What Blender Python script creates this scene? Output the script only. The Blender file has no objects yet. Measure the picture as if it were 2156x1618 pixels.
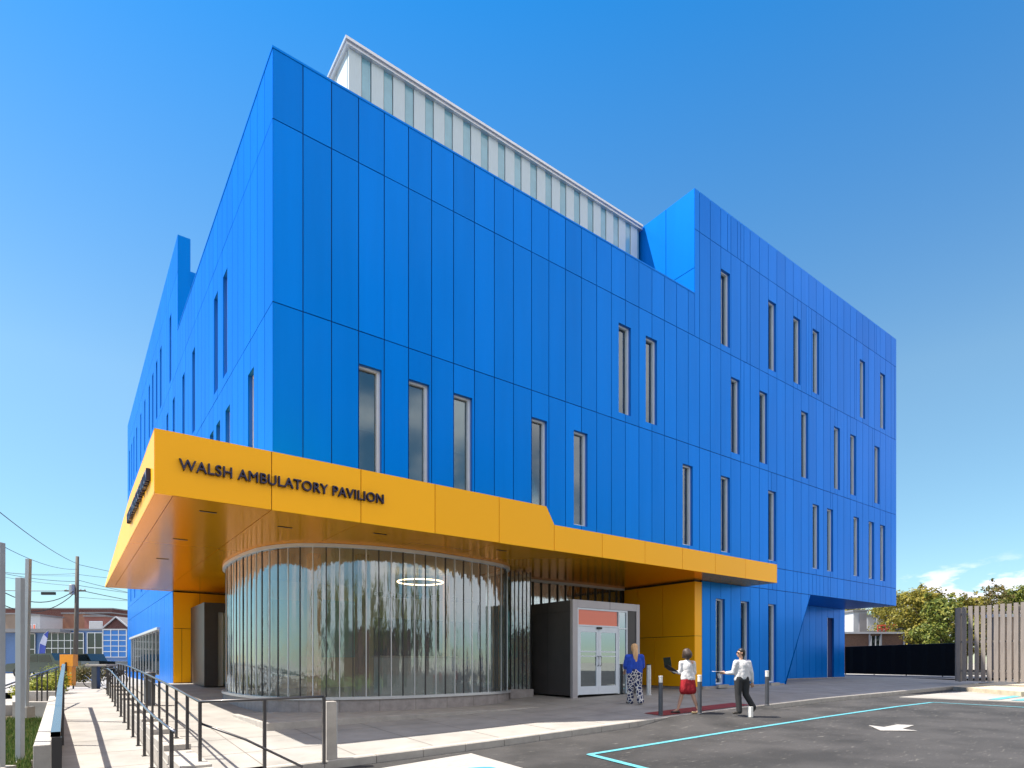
import bpy, bmesh, math, random
from mathutils import Vector, Matrix
random.seed(7)
R = math.radians
scn = bpy.context.scene
COL = scn.collection

# ------------------------------------------------------------------ camera
# world axes: X runs along the long facade, Y runs into the building, Z up; corner of the building = (0,0)
CX, CY, CZ = -3.685, -13.89, 1.0
E1x, E1y = 0.8037, 0.5950
F = 1269.0; UC = 1078.0; VH = 1395.0
cam = bpy.data.objects.new("camera", bpy.data.cameras.new("camera"))
COL.objects.link(cam); scn.camera = cam
cam.location = (CX, CY, CZ)
cam.rotation_euler = (R(90), 0, -math.atan2(E1y, E1x))
cam.data.sensor_width = 36.0
cam.data.lens = 36.0 * F / 2156.0
cam.data.shift_y = (VH - 809.0) / 2156.0
cam.data.clip_end = 4000; cam.data.clip_start = 0.05

# ------------------------------------------------------------------ sun, sky, exposure
SUN = Vector((-0.50, 0.28, 1.0)).normalized()          # towards the sun
sun = bpy.data.objects.new("sun", bpy.data.lights.new("sun", 'SUN')); COL.objects.link(sun)
sun.data.energy = 5.0; sun.data.angle = R(0.5); sun.data.color = (1.0, 0.93, 0.82)
sun.rotation_euler = SUN.to_track_quat('Z', 'Y').to_euler()
w = bpy.data.worlds.new("World"); scn.world = w; w.use_nodes = True
nt = w.node_tree; N = nt.nodes; Lk = nt.links
bg = N["Background"]; bg.inputs[1].default_value = 0.125
sky = N.new("ShaderNodeTexSky"); sky.sky_type = 'NISHITA'; sky.sun_disc = False
sky.sun_elevation = math.asin(SUN.z); sky.sun_rotation = math.atan2(SUN.x, SUN.y)
sky.altitude = 50; sky.air_density = 1.0; sky.dust_density = 0.1; sky.ozone_density = 2.0
tc = N.new("ShaderNodeTexCoord")
# low cumulus far off on the right, a feature of the sky itself (direction based)
mp = N.new("ShaderNodeMapping"); mp.inputs['Scale'].default_value = (5.0, 5.0, 13.0); Lk.new(tc.outputs['Generated'], mp.inputs[0])
nz = N.new("ShaderNodeTexNoise"); nz.inputs['Scale'].default_value = 2.4; nz.inputs['Detail'].default_value = 9; nz.inputs['Roughness'].default_value = .55
Lk.new(mp.outputs[0], nz.inputs[0])
sep = N.new("ShaderNodeSeparateXYZ"); Lk.new(tc.outputs['Generated'], sep.inputs[0])
def mth(op, a, b=None, c=None, clamp=False):
    m = N.new("ShaderNodeMath"); m.operation = op; m.use_clamp = clamp
    for i, x in enumerate((a, b, c)):
        if x is None: continue
        if isinstance(x, (int, float)): m.inputs[i].default_value = x
        else: Lk.new(x, m.inputs[i])
    return m.outputs[0]
def mrange(v, a, b, c=0., d=1.):
    m = N.new("ShaderNodeMapRange"); m.interpolation_type = 'SMOOTHSTEP'; Lk.new(v, m.inputs[0])
    for i, x in enumerate((a, b, c, d)): m.inputs[i + 1].default_value = x
    return m.outputs[0]
z = sep.outputs[2]
low = mth('MULTIPLY', mrange(z, 0.0, 0.045), mrange(z, 0.15, 0.095))
side = mrange(sep.outputs[0], 0.80, 0.93)
msk = mth('MULTIPLY', low, side)
thr = mth('ADD', nz.outputs[0], mth('MULTIPLY', msk, 0.26))
cl = mth('MULTIPLY', mrange(thr, 0.625, 0.74), msk, clamp=True)
mix = N.new("ShaderNodeMix"); mix.data_type = 'RGBA'; Lk.new(cl, mix.inputs[0])
hs = N.new("ShaderNodeHueSaturation"); hs.inputs['Saturation'].default_value = 1.0; hs.inputs['Value'].default_value = 1.0
Lk.new(sky.outputs[0], hs.inputs['Color'])
rp = N.new("ShaderNodeValToRGB"); Lk.new(mth('MULTIPLY', z, .5), rp.inputs[0])      # deeper blue with height, then an added warm bright zenith filling the shade
e_ = rp.color_ramp.elements; e_[0].position = 0; e_[0].color = (.30, .34, .36, 1); e_[1].position = .45; e_[1].color = (2.2, 1.3, .9, 1)
x_ = e_.new(.06); x_.color = (.36, .44, .42, 1); x_ = e_.new(.19); x_.color = (.44, .56, .53, 1); x_ = e_.new(.375); x_.color = (.07, .47, .70, 1)
vm = N.new("ShaderNodeVectorMath"); vm.operation = 'MULTIPLY'; Lk.new(hs.outputs[0], vm.inputs[0]); Lk.new(rp.outputs[0], vm.inputs[1])
vs = N.new("ShaderNodeVectorMath"); vs.operation = 'SCALE'; vs.inputs['Scale'].default_value = 1.42; Lk.new(vm.outputs[0], vs.inputs[0])
Lk.new(vs.outputs[0], mix.inputs[6]); mix.inputs[7].default_value = (4.9, 5.0, 5.5, 1)
# broken bright cloud added to the unseen sky behind the viewer, lifting the shade
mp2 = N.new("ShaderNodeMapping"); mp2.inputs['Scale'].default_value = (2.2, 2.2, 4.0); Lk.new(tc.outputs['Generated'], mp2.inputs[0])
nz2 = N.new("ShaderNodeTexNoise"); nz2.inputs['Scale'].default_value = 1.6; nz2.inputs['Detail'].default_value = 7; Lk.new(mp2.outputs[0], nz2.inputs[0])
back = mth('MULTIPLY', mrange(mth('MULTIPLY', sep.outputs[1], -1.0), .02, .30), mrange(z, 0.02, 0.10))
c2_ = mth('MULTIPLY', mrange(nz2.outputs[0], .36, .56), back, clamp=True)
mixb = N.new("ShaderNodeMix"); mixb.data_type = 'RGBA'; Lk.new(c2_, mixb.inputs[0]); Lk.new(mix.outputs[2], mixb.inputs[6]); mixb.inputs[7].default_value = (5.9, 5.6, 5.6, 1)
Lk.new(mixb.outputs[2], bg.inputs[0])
scn.view_settings.view_transform = 'Standard'; scn.view_settings.look = 'None'
scn.view_settings.exposure = 1.1; scn.view_settings.gamma = 1.0

# ------------------------------------------------------------------ picture <-> place helpers
def ray(u):
    k = (u - UC) / F
    return k * E1x + E1y, -k * E1y + E1x
def at(u, lam, v=None, z=None):
    dx, dy = ray(u)
    if v is not None: z = CZ + (VH - v) / F * lam
    return Vector((CX + dx * lam, CY + dy * lam, 0 if z is None else z))
def lam_y(u, y): return (y - CY) / ray(u)[1]
def lam_x(u, x): return (x - CX) / ray(u)[0]
def s_at(u, y): return CX + ray(u)[0] * lam_y(u, y)
def t_at(u, x): return CY + ray(u)[1] * lam_x(u, x)
def z_at(v, lam): return CZ + (VH - v) / F * lam
def pl(tab, x):
    if x <= tab[0][0]: return tab[0][1]
    for (a, b), (c, d) in zip(tab, tab[1:]):
        if x <= c: return b + (d - b) * (x - a) / (c - a)
    return tab[-1][1]
KERB_Y = -4.2
ZK = [(-12, -.85), (0, -.60), (3, -.525), (8, -.36), (12, -.25), (16, -.16), (28, -.03), (40, .05), (80, .08)]
ZF = [(-12, -.42), (0, -.42), (3, -.38), (7, -.30), (9, -.12), (12, -.05), (15, -.02), (20, .04), (33, .13), (80, .15)]
def G(s, t):
    if t <= KERB_Y: return pl(ZK, s)
    if t < 0:
        q = (t - KERB_Y) / -KERB_Y
        return pl(ZK, s) * (1 - q) + pl(ZF, s) * q
    return pl(ZF, s) + (.10 - pl(ZF, s)) * min(1, t / 15)
def ROAD(s, t):
    q = pl([(7.2, 0), (8.4, 1), (12.0, 1), (13.0, 0)], s) * pl([(-6.0, 0), (-4.35, 1)], t)
    return pl(ZK, s) - .14 * (1 - q) - .004 * (KERB_Y - t)
def RAMP(t): return pl([(-12, -.98), (-2, -.82), (3.6, -.55), (9.8, -.20), (14, -.08), (60, -.05)], t)
def hit(u, v, fn=G):
    lo = 2.0; p = None
    for i in range(4000):
        p = at(u, lo, v)
        if p.z <= fn(p.x, p.y): break
        lo += .02
    return Vector((p.x, p.y, fn(p.x, p.y)))

# ------------------------------------------------------------------ materials
def mat(name, col, rough=.6, metal=0., var=0., vscale=6., bump=0., bscale=40., spec=.5, coat=0., attr=0., stretch=None, emit=None, col2=None, crough=.03):
    m = bpy.data.materials.new(name); m.use_nodes = True
    n = m.node_tree.nodes; l = m.node_tree.links; b = n["Principled BSDF"]
    b.inputs['Roughness'].default_value = rough; b.inputs['Metallic'].default_value = metal
    b.inputs['Specular IOR Level'].default_value = spec
    if coat: b.inputs['Coat Weight'].default_value = coat; b.inputs['Coat Roughness'].default_value = crough
    b.inputs['Base Color'].default_value = (*col, 1)
    t = n.new("ShaderNodeTexCoord"); mpn = n.new("ShaderNodeMapping"); l.new(t.outputs['Object'], mpn.inputs[0])
    if stretch: mpn.inputs['Scale'].default_value = stretch
    src = None
    if var or col2:
        t1 = n.new("ShaderNodeTexNoise"); t1.inputs['Scale'].default_value = vscale; t1.inputs['Detail'].default_value = 8; t1.inputs['Roughness'].default_value = .62
        l.new(mpn.outputs[0], t1.inputs[0])
        cr = n.new("ShaderNodeValToRGB"); l.new(t1.outputs[0], cr.inputs[0])
        c2 = col2 if col2 else tuple(min(1, c * (1 + var)) for c in col)
        c1 = col if col2 else tuple(c * (1 - var) for c in col)
        cr.color_ramp.elements[0].color = (*c1, 1); cr.color_ramp.elements[1].color = (*c2, 1)
        cr.color_ramp.elements[0].position = .32; cr.color_ramp.elements[1].position = .68
        src = cr.outputs[0]
    if attr:
        a = n.new("ShaderNodeAttribute"); a.attribute_name = "rnd"
        mr = n.new("ShaderNodeMapRange"); l.new(a.outputs['Fac'], mr.inputs[0]); mr.inputs[3].default_value = 1 - attr; mr.inputs[4].default_value = 1 + attr
        mx = n.new("ShaderNodeVectorMath"); mx.operation = 'MULTIPLY'
        if src: l.new(src, mx.inputs[0])
        else: mx.inputs[0].default_value = col
        cb = n.new("ShaderNodeCombineXYZ")
        for i in range(3): l.new(mr.outputs[0], cb.inputs[i])
        l.new(cb.outputs[0], mx.inputs[1]); src = mx.outputs[0]
    if src: l.new(src, b.inputs['Base Color'])
    if bump:
        t2 = n.new("ShaderNodeTexNoise"); t2.inputs['Scale'].default_value = bscale; t2.inputs['Detail'].default_value = 6
        l.new(mpn.outputs[0], t2.inputs[0])
        bp = n.new("ShaderNodeBump"); bp.inputs['Strength'].default_value = bump; bp.inputs['Distance'].default_value = .02
        l.new(t2.outputs[0], bp.inputs['Height']); l.new(bp.outputs[0], b.inputs['Normal'])
        if coat: l.new(bp.outputs[0], b.inputs['Coat Normal'])
    if emit: b.inputs['Emission Color'].default_value = (*emit[:3], 1); b.inputs['Emission Strength'].default_value = emit[3]
    return m
def glass_mat(name, tint, refl_min=.08, rough=.02, ribs=0., rib_scale=1., milk=0.):
    m = bpy.data.materials.new(name); m.use_nodes = True
    n = m.node_tree.nodes; l = m.node_tree.links; n.remove(n["Principled BSDF"]); out = n["Material Output"]
    tr = n.new("ShaderNodeBsdfTransparent"); tr.inputs[0].default_value = (*tint, 1)
    gl = n.new("ShaderNodeBsdfGlossy"); gl.inputs['Roughness'].default_value = rough; gl.inputs[0].default_value = (.78, .90, .97, 1)
    fr = n.new("ShaderNodeFresnel"); fr.inputs[0].default_value = 1.5
    ad = n.new("ShaderNodeMath"); ad.operation = 'MULTIPLY_ADD'; ad.inputs[1].default_value = 1.5; ad.inputs[2].default_value = refl_min; ad.use_clamp = True
    mx = n.new("ShaderNodeMixShader"); l.new(fr.outputs[0], ad.inputs[0]); l.new(ad.outputs[0], mx.inputs[0])
    if milk:
        df = n.new('ShaderNodeBsdfDiffuse'); df.inputs[0].default_value = (.74, .80, .76, 1); m2 = n.new('ShaderNodeMixShader'); m2.inputs[0].default_value = milk
        l.new(tr.outputs[0], m2.inputs[1]); l.new(df.outputs[0], m2.inputs[2]); tr = m2
    l.new(tr.outputs[0], mx.inputs[1]); l.new(gl.outputs[0], mx.inputs[2]); l.new(mx.outputs[0], out.inputs[0])
    if ribs:
        t = n.new("ShaderNodeTexCoord"); mpn = n.new("ShaderNodeMapping"); l.new(t.outputs['Object'], mpn.inputs[0])
        mpn.inputs['Scale'].default_value = (rib_scale, rib_scale, .35)
        nzz = n.new("ShaderNodeTexNoise"); nzz.inputs['Scale'].default_value = 7; nzz.inputs['Detail'].default_value = 3; l.new(mpn.outputs[0], nzz.inputs[0])
        bp = n.new("ShaderNodeBump"); bp.inputs['Strength'].default_value = ribs; bp.inputs['Distance'].default_value = .03
        l.new(nzz.outputs[0], bp.inputs['Height']); l.new(bp.outputs[0], gl.inputs['Normal'])
    return m
M = {}
M['blue'] = mat("blue_metal_panel", (.0, .18, .66), .34, .4, coat=.03, attr=.07, bump=.08, bscale=1.4, spec=.18, var=.05, vscale=.5, stretch=(3, 3, .3), crough=.05)
for _n in (M['blue'],): _n.node_tree.nodes['Principled BSDF'].inputs['Specular Tint'].default_value = (.03, .48, 1, 1)
M['blue_gap'] = mat("blue_joint", (.002, .018, .12), .8)
M['blue_reveal'] = mat("blue_reveal", (.0, .13, .55), .5)
M['yellow'] = mat("yellow_metal_panel", (1., .46, .006), .36, .05, coat=.04, attr=.03, bump=.03, bscale=1.1, spec=.2, crough=.08)
M['soffit'] = mat("yellow_gloss_soffit", (1., .50, .012), .17, .5, coat=.03, attr=.02, bump=.012, bscale=.8, spec=.7, crough=.02)
M['soffit'].node_tree.nodes['Principled BSDF'].inputs['Specular Tint'].default_value = (1, .42, .02, 1); M['soffit'].node_tree.nodes['Principled BSDF'].inputs['Specular IOR Level'].default_value = .2
M['yel_gap'] = mat("yellow_joint", (.16, .055, .006), .8)
M['alu'] = mat("clear_aluminium", (.62, .63, .65), .35, .55, var=.05, vscale=3)
M['alu_light'] = mat("white_aluminium", (.62, .67, .73), .4, .1, var=.04, vscale=3)
M['bronze'] = mat("dark_bronze_panel", (.052, .048, .05), .42, .3, var=.12, vscale=1.5, bump=.02)
M['greypanel'] = mat("grey_panel", (.36, .34, .36), .38, .35, var=.05, vscale=2)
M['glass'] = glass_mat("window_glass", (.42, .52, .52), .10)
M['bayglass'] = glass_mat("bay_glass", (.90, .92, .84), .20, .025, ribs=.16, rib_scale=1.6, milk=.09)
M['doorglass'] = glass_mat("door_glass", (.35, .4, .4), .30, .01)
M['room'] = mat("dark_room", (.05, .055, .06), .9)  # near-black colour stands in for the darkness inside the rooms
M['blind'] = mat("roller_blind", (.42, .44, .42), .8)
M['concrete'] = mat("concrete_paving", (.285, .27, .25), .85, var=.17, vscale=1.1, bump=.12, bscale=60)
M['conc2'] = mat("cast_concrete", (.34, .315, .285), .85, var=.16, vscale=3., bump=.2, bscale=30)
M['stone'] = mat("stone_plinth", (.30, .27, .26), .7, var=.18, vscale=5, bump=.1)
M['kerb'] = mat("kerb_concrete", (.36, .335, .30), .8, var=.12, vscale=4, bump=.15)
M['joint'] = mat("paving_joint", (.17, .15, .13), .9)
M['cyan'] = mat("cyan_road_paint", (.09, .33, .39), .6, var=.32, vscale=22)
M['white_paint'] = mat("white_road_paint", (.34, .325, .305), .6, var=.12, vscale=12)
M['blue_paint'] = mat("blue_road_paint", (.02, .25, .48), .6, var=.1, vscale=12)
M['redmat'] = mat("red_tactile", (.24, .03, .03), .7, var=.1, bump=.3, bscale=60)
M['bollard'] = mat("bollard_grey", (.095, .10, .115), .45, .5, var=.08)
M['bolltop'] = mat("bollard_top", (.72, .70, .66), .4, .1)
M['black'] = mat("black_metal", (.018, .018, .02), .45, .3)
M['blackmesh'] = mat("black_screen_fabric", (.004, .005, .007), .9, spec=.15)
M['railblk'] = mat("painted_rail", (.055, .052, .055), .35, .4, coat=.3)
M['rail_steel'] = mat("rail_cap_steel", (.20, .21, .24), .22, .8)
M['letters'] = mat("navy_letters", (.012, .012, .05), .35, .2)
M['slat'] = mat("grey_brown_slat", (.21, .185, .17), .75, var=.18, vscale=2, stretch=(6, 6, .5), bump=.2, bscale=10)
M['steelpost'] = mat("galvanised_post", (.36, .38, .40), .45, .5, var=.06, vscale=3)
M['wood'] = mat("weathered_pole", (.10, .085, .07), .85, var=.3, vscale=4, stretch=(8, 8, .4), bump=.3)
M['brick'] = None
M['peach'] = mat("peach_render", (.34, .17, .11), .85, var=.08, vscale=.6)
M['pinkish'] = mat("pink_render", (.27, .11, .09), .85, var=.08, vscale=.6)
M['tan'] = mat("tan_render", (.25, .19, .15), .85, var=.1, vscale=.7)
M['roofgrey'] = mat("grey_roof", (.2, .2, .21), .8, var=.1)
M['whitewall'] = mat("white_wall", (.46, .47, .49), .7, var=.06)
M['storeblue'] = mat("store_blue_frame", (.11, .20, .42), .5, var=.08)
M['spandrel'] = mat("bright_blue_spandrel", (.01, .16, .52), .3, coat=.5)
M['darkglass'] = mat("dark_glazing", (.012, .02, .024), .06, spec=.9)
M['rubber'] = mat("rubber", (.012, .012, .012), .8)
M['carblack'] = mat("black_car_paint", (.01, .014, .016), .2, .2, coat=1)
M['cargreen'] = mat("dark_green_car_paint", (.03, .05, .045), .25, .2, coat=1)
M['orange'] = mat("orange_paint", (.80, .30, .01), .5)
M['flagblue'] = mat("flag_blue", (.06, .09, .42), .7)
M['flagwhite'] = mat("flag_white", (.6, .6, .75), .7)
M['skin'] = mat("skin", (.50, .28, .19), .5); M['skin2'] = mat("skin_brown", (.30, .15, .09), .5)
M['hair_b'] = mat("blond_hair", (.62, .36, .17), .6, var=.25, vscale=30, stretch=(1, 1, .15)); M['hair_d'] = mat("dark_hair", (.045, .028, .02), .55, var=.3, vscale=30, stretch=(1, 1, .3)); M['hair_k'] = mat("black_hair", (.012, .01, .01), .5)
M['clo_blue'] = mat("blue_top", (.01, .06, .42), .8, var=.25, vscale=9, bump=1., bscale=12); M['clo_white'] = mat("white_cardigan", (.56, .55, .56), .85, var=.14, vscale=9, bump=1., bscale=13)
M['clo_red'] = mat("red_skirt", (.30, .004, .012), .8, var=.2, vscale=8, bump=.8, bscale=10); M['clo_black'] = mat("black_trousers", (.02, .02, .022), .8)
M['clo_grey'] = mat("grey_clothes", (.2, .2, .24), .8)
M['shoe'] = mat("shoe", (.03, .025, .02), .5); M['shoe_tan'] = mat("tan_shoe", (.45, .32, .16), .5)
M['paper'] = mat("paper", (.8, .8, .8), .6)
M['redtrim'] = mat("salmon_panel", (.78, .17, .09), .35, coat=.4)
M['column'] = mat("terracotta_column", (.80, .40, .20), .6); M['column2'] = mat("brown_column", (.16, .085, .06), .6)
M['ringlight'] = mat("ring_light", (.9, .8, .6), .5, emit=(1, .74, .42, 3.))
M['intwall'] = mat("interior_wall", (.80, .68, .45), .8); M['intfloor'] = mat("interior_floor", (.30, .27, .23), .3); M['intdark'] = mat("interior_dark", (.035, .035, .04), .7)
M['intceil'] = mat("interior_ceiling", (.62, .58, .50), .8); M['aqua'] = mat("aqua_screen_wall", (.25, .55, .60), .6)
def brick_mat(name, c1, c2, scale=5):
    m = bpy.data.materials.new(name); m.use_nodes = True; n = m.node_tree.nodes; l = m.node_tree.links; b = n["Principled BSDF"]
    t = n.new("ShaderNodeTexCoord"); mpn = n.new("ShaderNodeMapping"); mpn.inputs['Rotation'].default_value = (R(90), 0, 0); l.new(t.outputs['Object'], mpn.inputs[0])
    br = n.new("ShaderNodeTexBrick"); br.inputs['Scale'].default_value = scale; br.inputs[1].default_value = (*c1, 1); br.inputs[2].default_value = (*c2, 1); br.inputs[3].default_value = (.3, .26, .22, 1)
    br.inputs['Mortar Size'].default_value = .012
    l.new(mpn.outputs[0], br.inputs[0]); l.new(br.outputs[0], b.inputs['Base Color']); b.inputs['Roughness'].default_value = .9
    return m
M['brick'] = brick_mat("red_brick", (.09, .022, .02), (.125, .035, .03)); M['brick2'] = brick_mat("brown_brick", (.14, .07, .045), (.20, .10, .06), 4)
def leaf_mat(name, c1, c2, c3):
    m = bpy.data.materials.new(name); m.use_nodes = True; n = m.node_tree.nodes; l = m.node_tree.links; b = n["Principled BSDF"]
    a = n.new("ShaderNodeAttribute"); a.attribute_name = "rnd"; cr = n.new("ShaderNodeValToRGB"); l.new(a.outputs['Fac'], cr.inputs[0])
    e = cr.color_ramp.elements; e[0].color = (*c1, 1); e[1].color = (*c3, 1); e.new(.5).color = (*c2, 1)
    l.new(cr.outputs[0], b.inputs['Base Color']); b.inputs['Roughness'].default_value = .55; b.inputs['Specular IOR Level'].default_value = .3
    tl = n.new("ShaderNodeBsdfTranslucent"); l.new(cr.outputs[0], tl.inputs[0]); mx = n.new("ShaderNodeMixShader"); mx.inputs[0].default_value = .3
    l.new(b.outputs[0], mx.inputs[1]); l.new(tl.outputs[0], mx.inputs[2]); l.new(mx.outputs[0], n["Material Output"].inputs[0])
    return m
M['leaf_y'] = leaf_mat("yellow_green_leaves", (.08, .09, .012), (.21, .19, .025), (.33, .26, .04))
M['leaf_g'] = leaf_mat("green_leaves", (.05, .08, .015), (.14, .18, .03), (.28, .27, .05))
M['leaf_l'] = leaf_mat("lime_leaves", (.10, .15, .02), (.24, .27, .03), (.42, .38, .05))
M['leaf_b'] = leaf_mat("brown_green_leaves", (.08, .06, .02), (.12, .13, .03), (.24, .16, .06))
M['grass'] = leaf_mat("grass_blades", (.03, .07, .012), (.08, .14, .025), (.20, .20, .07))
M['bark'] = mat("bark", (.09, .07, .05), .9, var=.3, vscale=6, bump=.4)
M['soil'] = mat("soil", (.07, .05, .035), .95, var=.3, vscale=8, bump=.4)
M['dirt'] = mat("dry_dirt", (.46, .39, .28), .95, var=.2, vscale=3, bump=.5, bscale=14)
M['earth'] = mat("far_ground", (.26, .24, .20), .95, var=.2, vscale=.4, bump=.2)
# asphalt: speckle, patches, pale scuffs
def asphalt():
    m = bpy.data.materials.new("asphalt"); m.use_nodes = True; n = m.node_tree.nodes; l = m.node_tree.links; b = n["Principled BSDF"]
    t = n.new("ShaderNodeTexCoord")
    a = n.new("ShaderNodeTexNoise"); a.inputs['Scale'].default_value = .7; a.inputs['Detail'].default_value = 7; l.new(t.outputs['Object'], a.inputs[0])
    c = n.new("ShaderNodeTexNoise"); c.inputs['Scale'].default_value = 90; c.inputs['Detail'].default_value = 3; l.new(t.outputs['Object'], c.inputs[0])
    mp_ = n.new("ShaderNodeMapping"); mp_.inputs['Rotation'].default_value = (0, 0, .25); mp_.inputs['Scale'].default_value = (1.6, 7, 1); l.new(t.outputs['Object'], mp_.inputs[0])
    s_ = n.new("ShaderNodeTexNoise"); s_.inputs['Scale'].default_value = 1.7; s_.inputs['Detail'].default_value = 6; s_.inputs['Roughness'].default_value = .7; l.new(mp_.outputs[0], s_.inputs[0])
    r1 = n.new("ShaderNodeValToRGB"); l.new(a.outputs[0], r1.inputs[0]); r1.color_ramp.elements[0].position = .38; r1.color_ramp.elements[1].position = .6
    r1.color_ramp.elements[0].color = (.018, .0175, .0175, 1); r1.color_ramp.elements[1].color = (.042, .040, .040, 1)
    r2 = n.new("ShaderNodeMapRange"); l.new(c.outputs[0], r2.inputs[0]); r2.inputs[1].default_value = .3; r2.inputs[2].default_value = .75; r2.inputs[3].default_value = .7; r2.inputs[4].default_value = 1.45
    r3 = n.new("ShaderNodeMapRange"); l.new(s_.outputs[0], r3.inputs[0]); r3.inputs[1].default_value = .60; r3.inputs[2].default_value = .74; r3.inputs[3].default_value = 0; r3.inputs[4].default_value = .8
    v = n.new("ShaderNodeVectorMath"); v.operation = 'SCALE'; l.new(r1.outputs[0], v.inputs[0]); l.new(r2.outputs[0], v.inputs['Scale'])
    mx = n.new("ShaderNodeMix"); mx.data_type = 'RGBA'; l.new(r3.outputs[0], mx.inputs[0]); l.new(v.outputs[0], mx.inputs[6]); mx.inputs[7].default_value = (.22, .21, .19, 1)
    l.new(mx.outputs[2], b.inputs['Base Color']); b.inputs['Roughness'].default_value = .85
    bp = n.new("ShaderNodeBump"); bp.inputs['Strength'].default_value = .4; bp.inputs['Distance'].default_value = .01; l.new(c.outputs[0], bp.inputs['Height']); l.new(bp.outputs[0], b.inputs['Normal'])
    return m
M['asphalt'] = asphalt()
def pattern_mat():
    m = bpy.data.materials.new("patterned_trousers"); m.use_nodes = True; n = m.node_tree.nodes; l = m.node_tree.links; b = n["Principled BSDF"]
    t = n.new("ShaderNodeTexCoord"); v = n.new("ShaderNodeTexVoronoi"); v.feature = 'DISTANCE_TO_EDGE'; v.inputs['Scale'].default_value = 11; l.new(t.outputs['Object'], v.inputs[0])
    c = n.new("ShaderNodeValToRGB"); l.new(v.outputs['Distance'], c.inputs[0]); c.color_ramp.elements[0].position = .06; c.color_ramp.elements[1].position = .11
    c.color_ramp.elements[0].color = (.7, .66, .62, 1); c.color_ramp.elements[1].color = (.012, .02, .09, 1); l.new(c.outputs[0], b.inputs['Base Color']); b.inputs['Roughness'].default_value = .8
    return m
M['pattern'] = pattern_mat()

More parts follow.
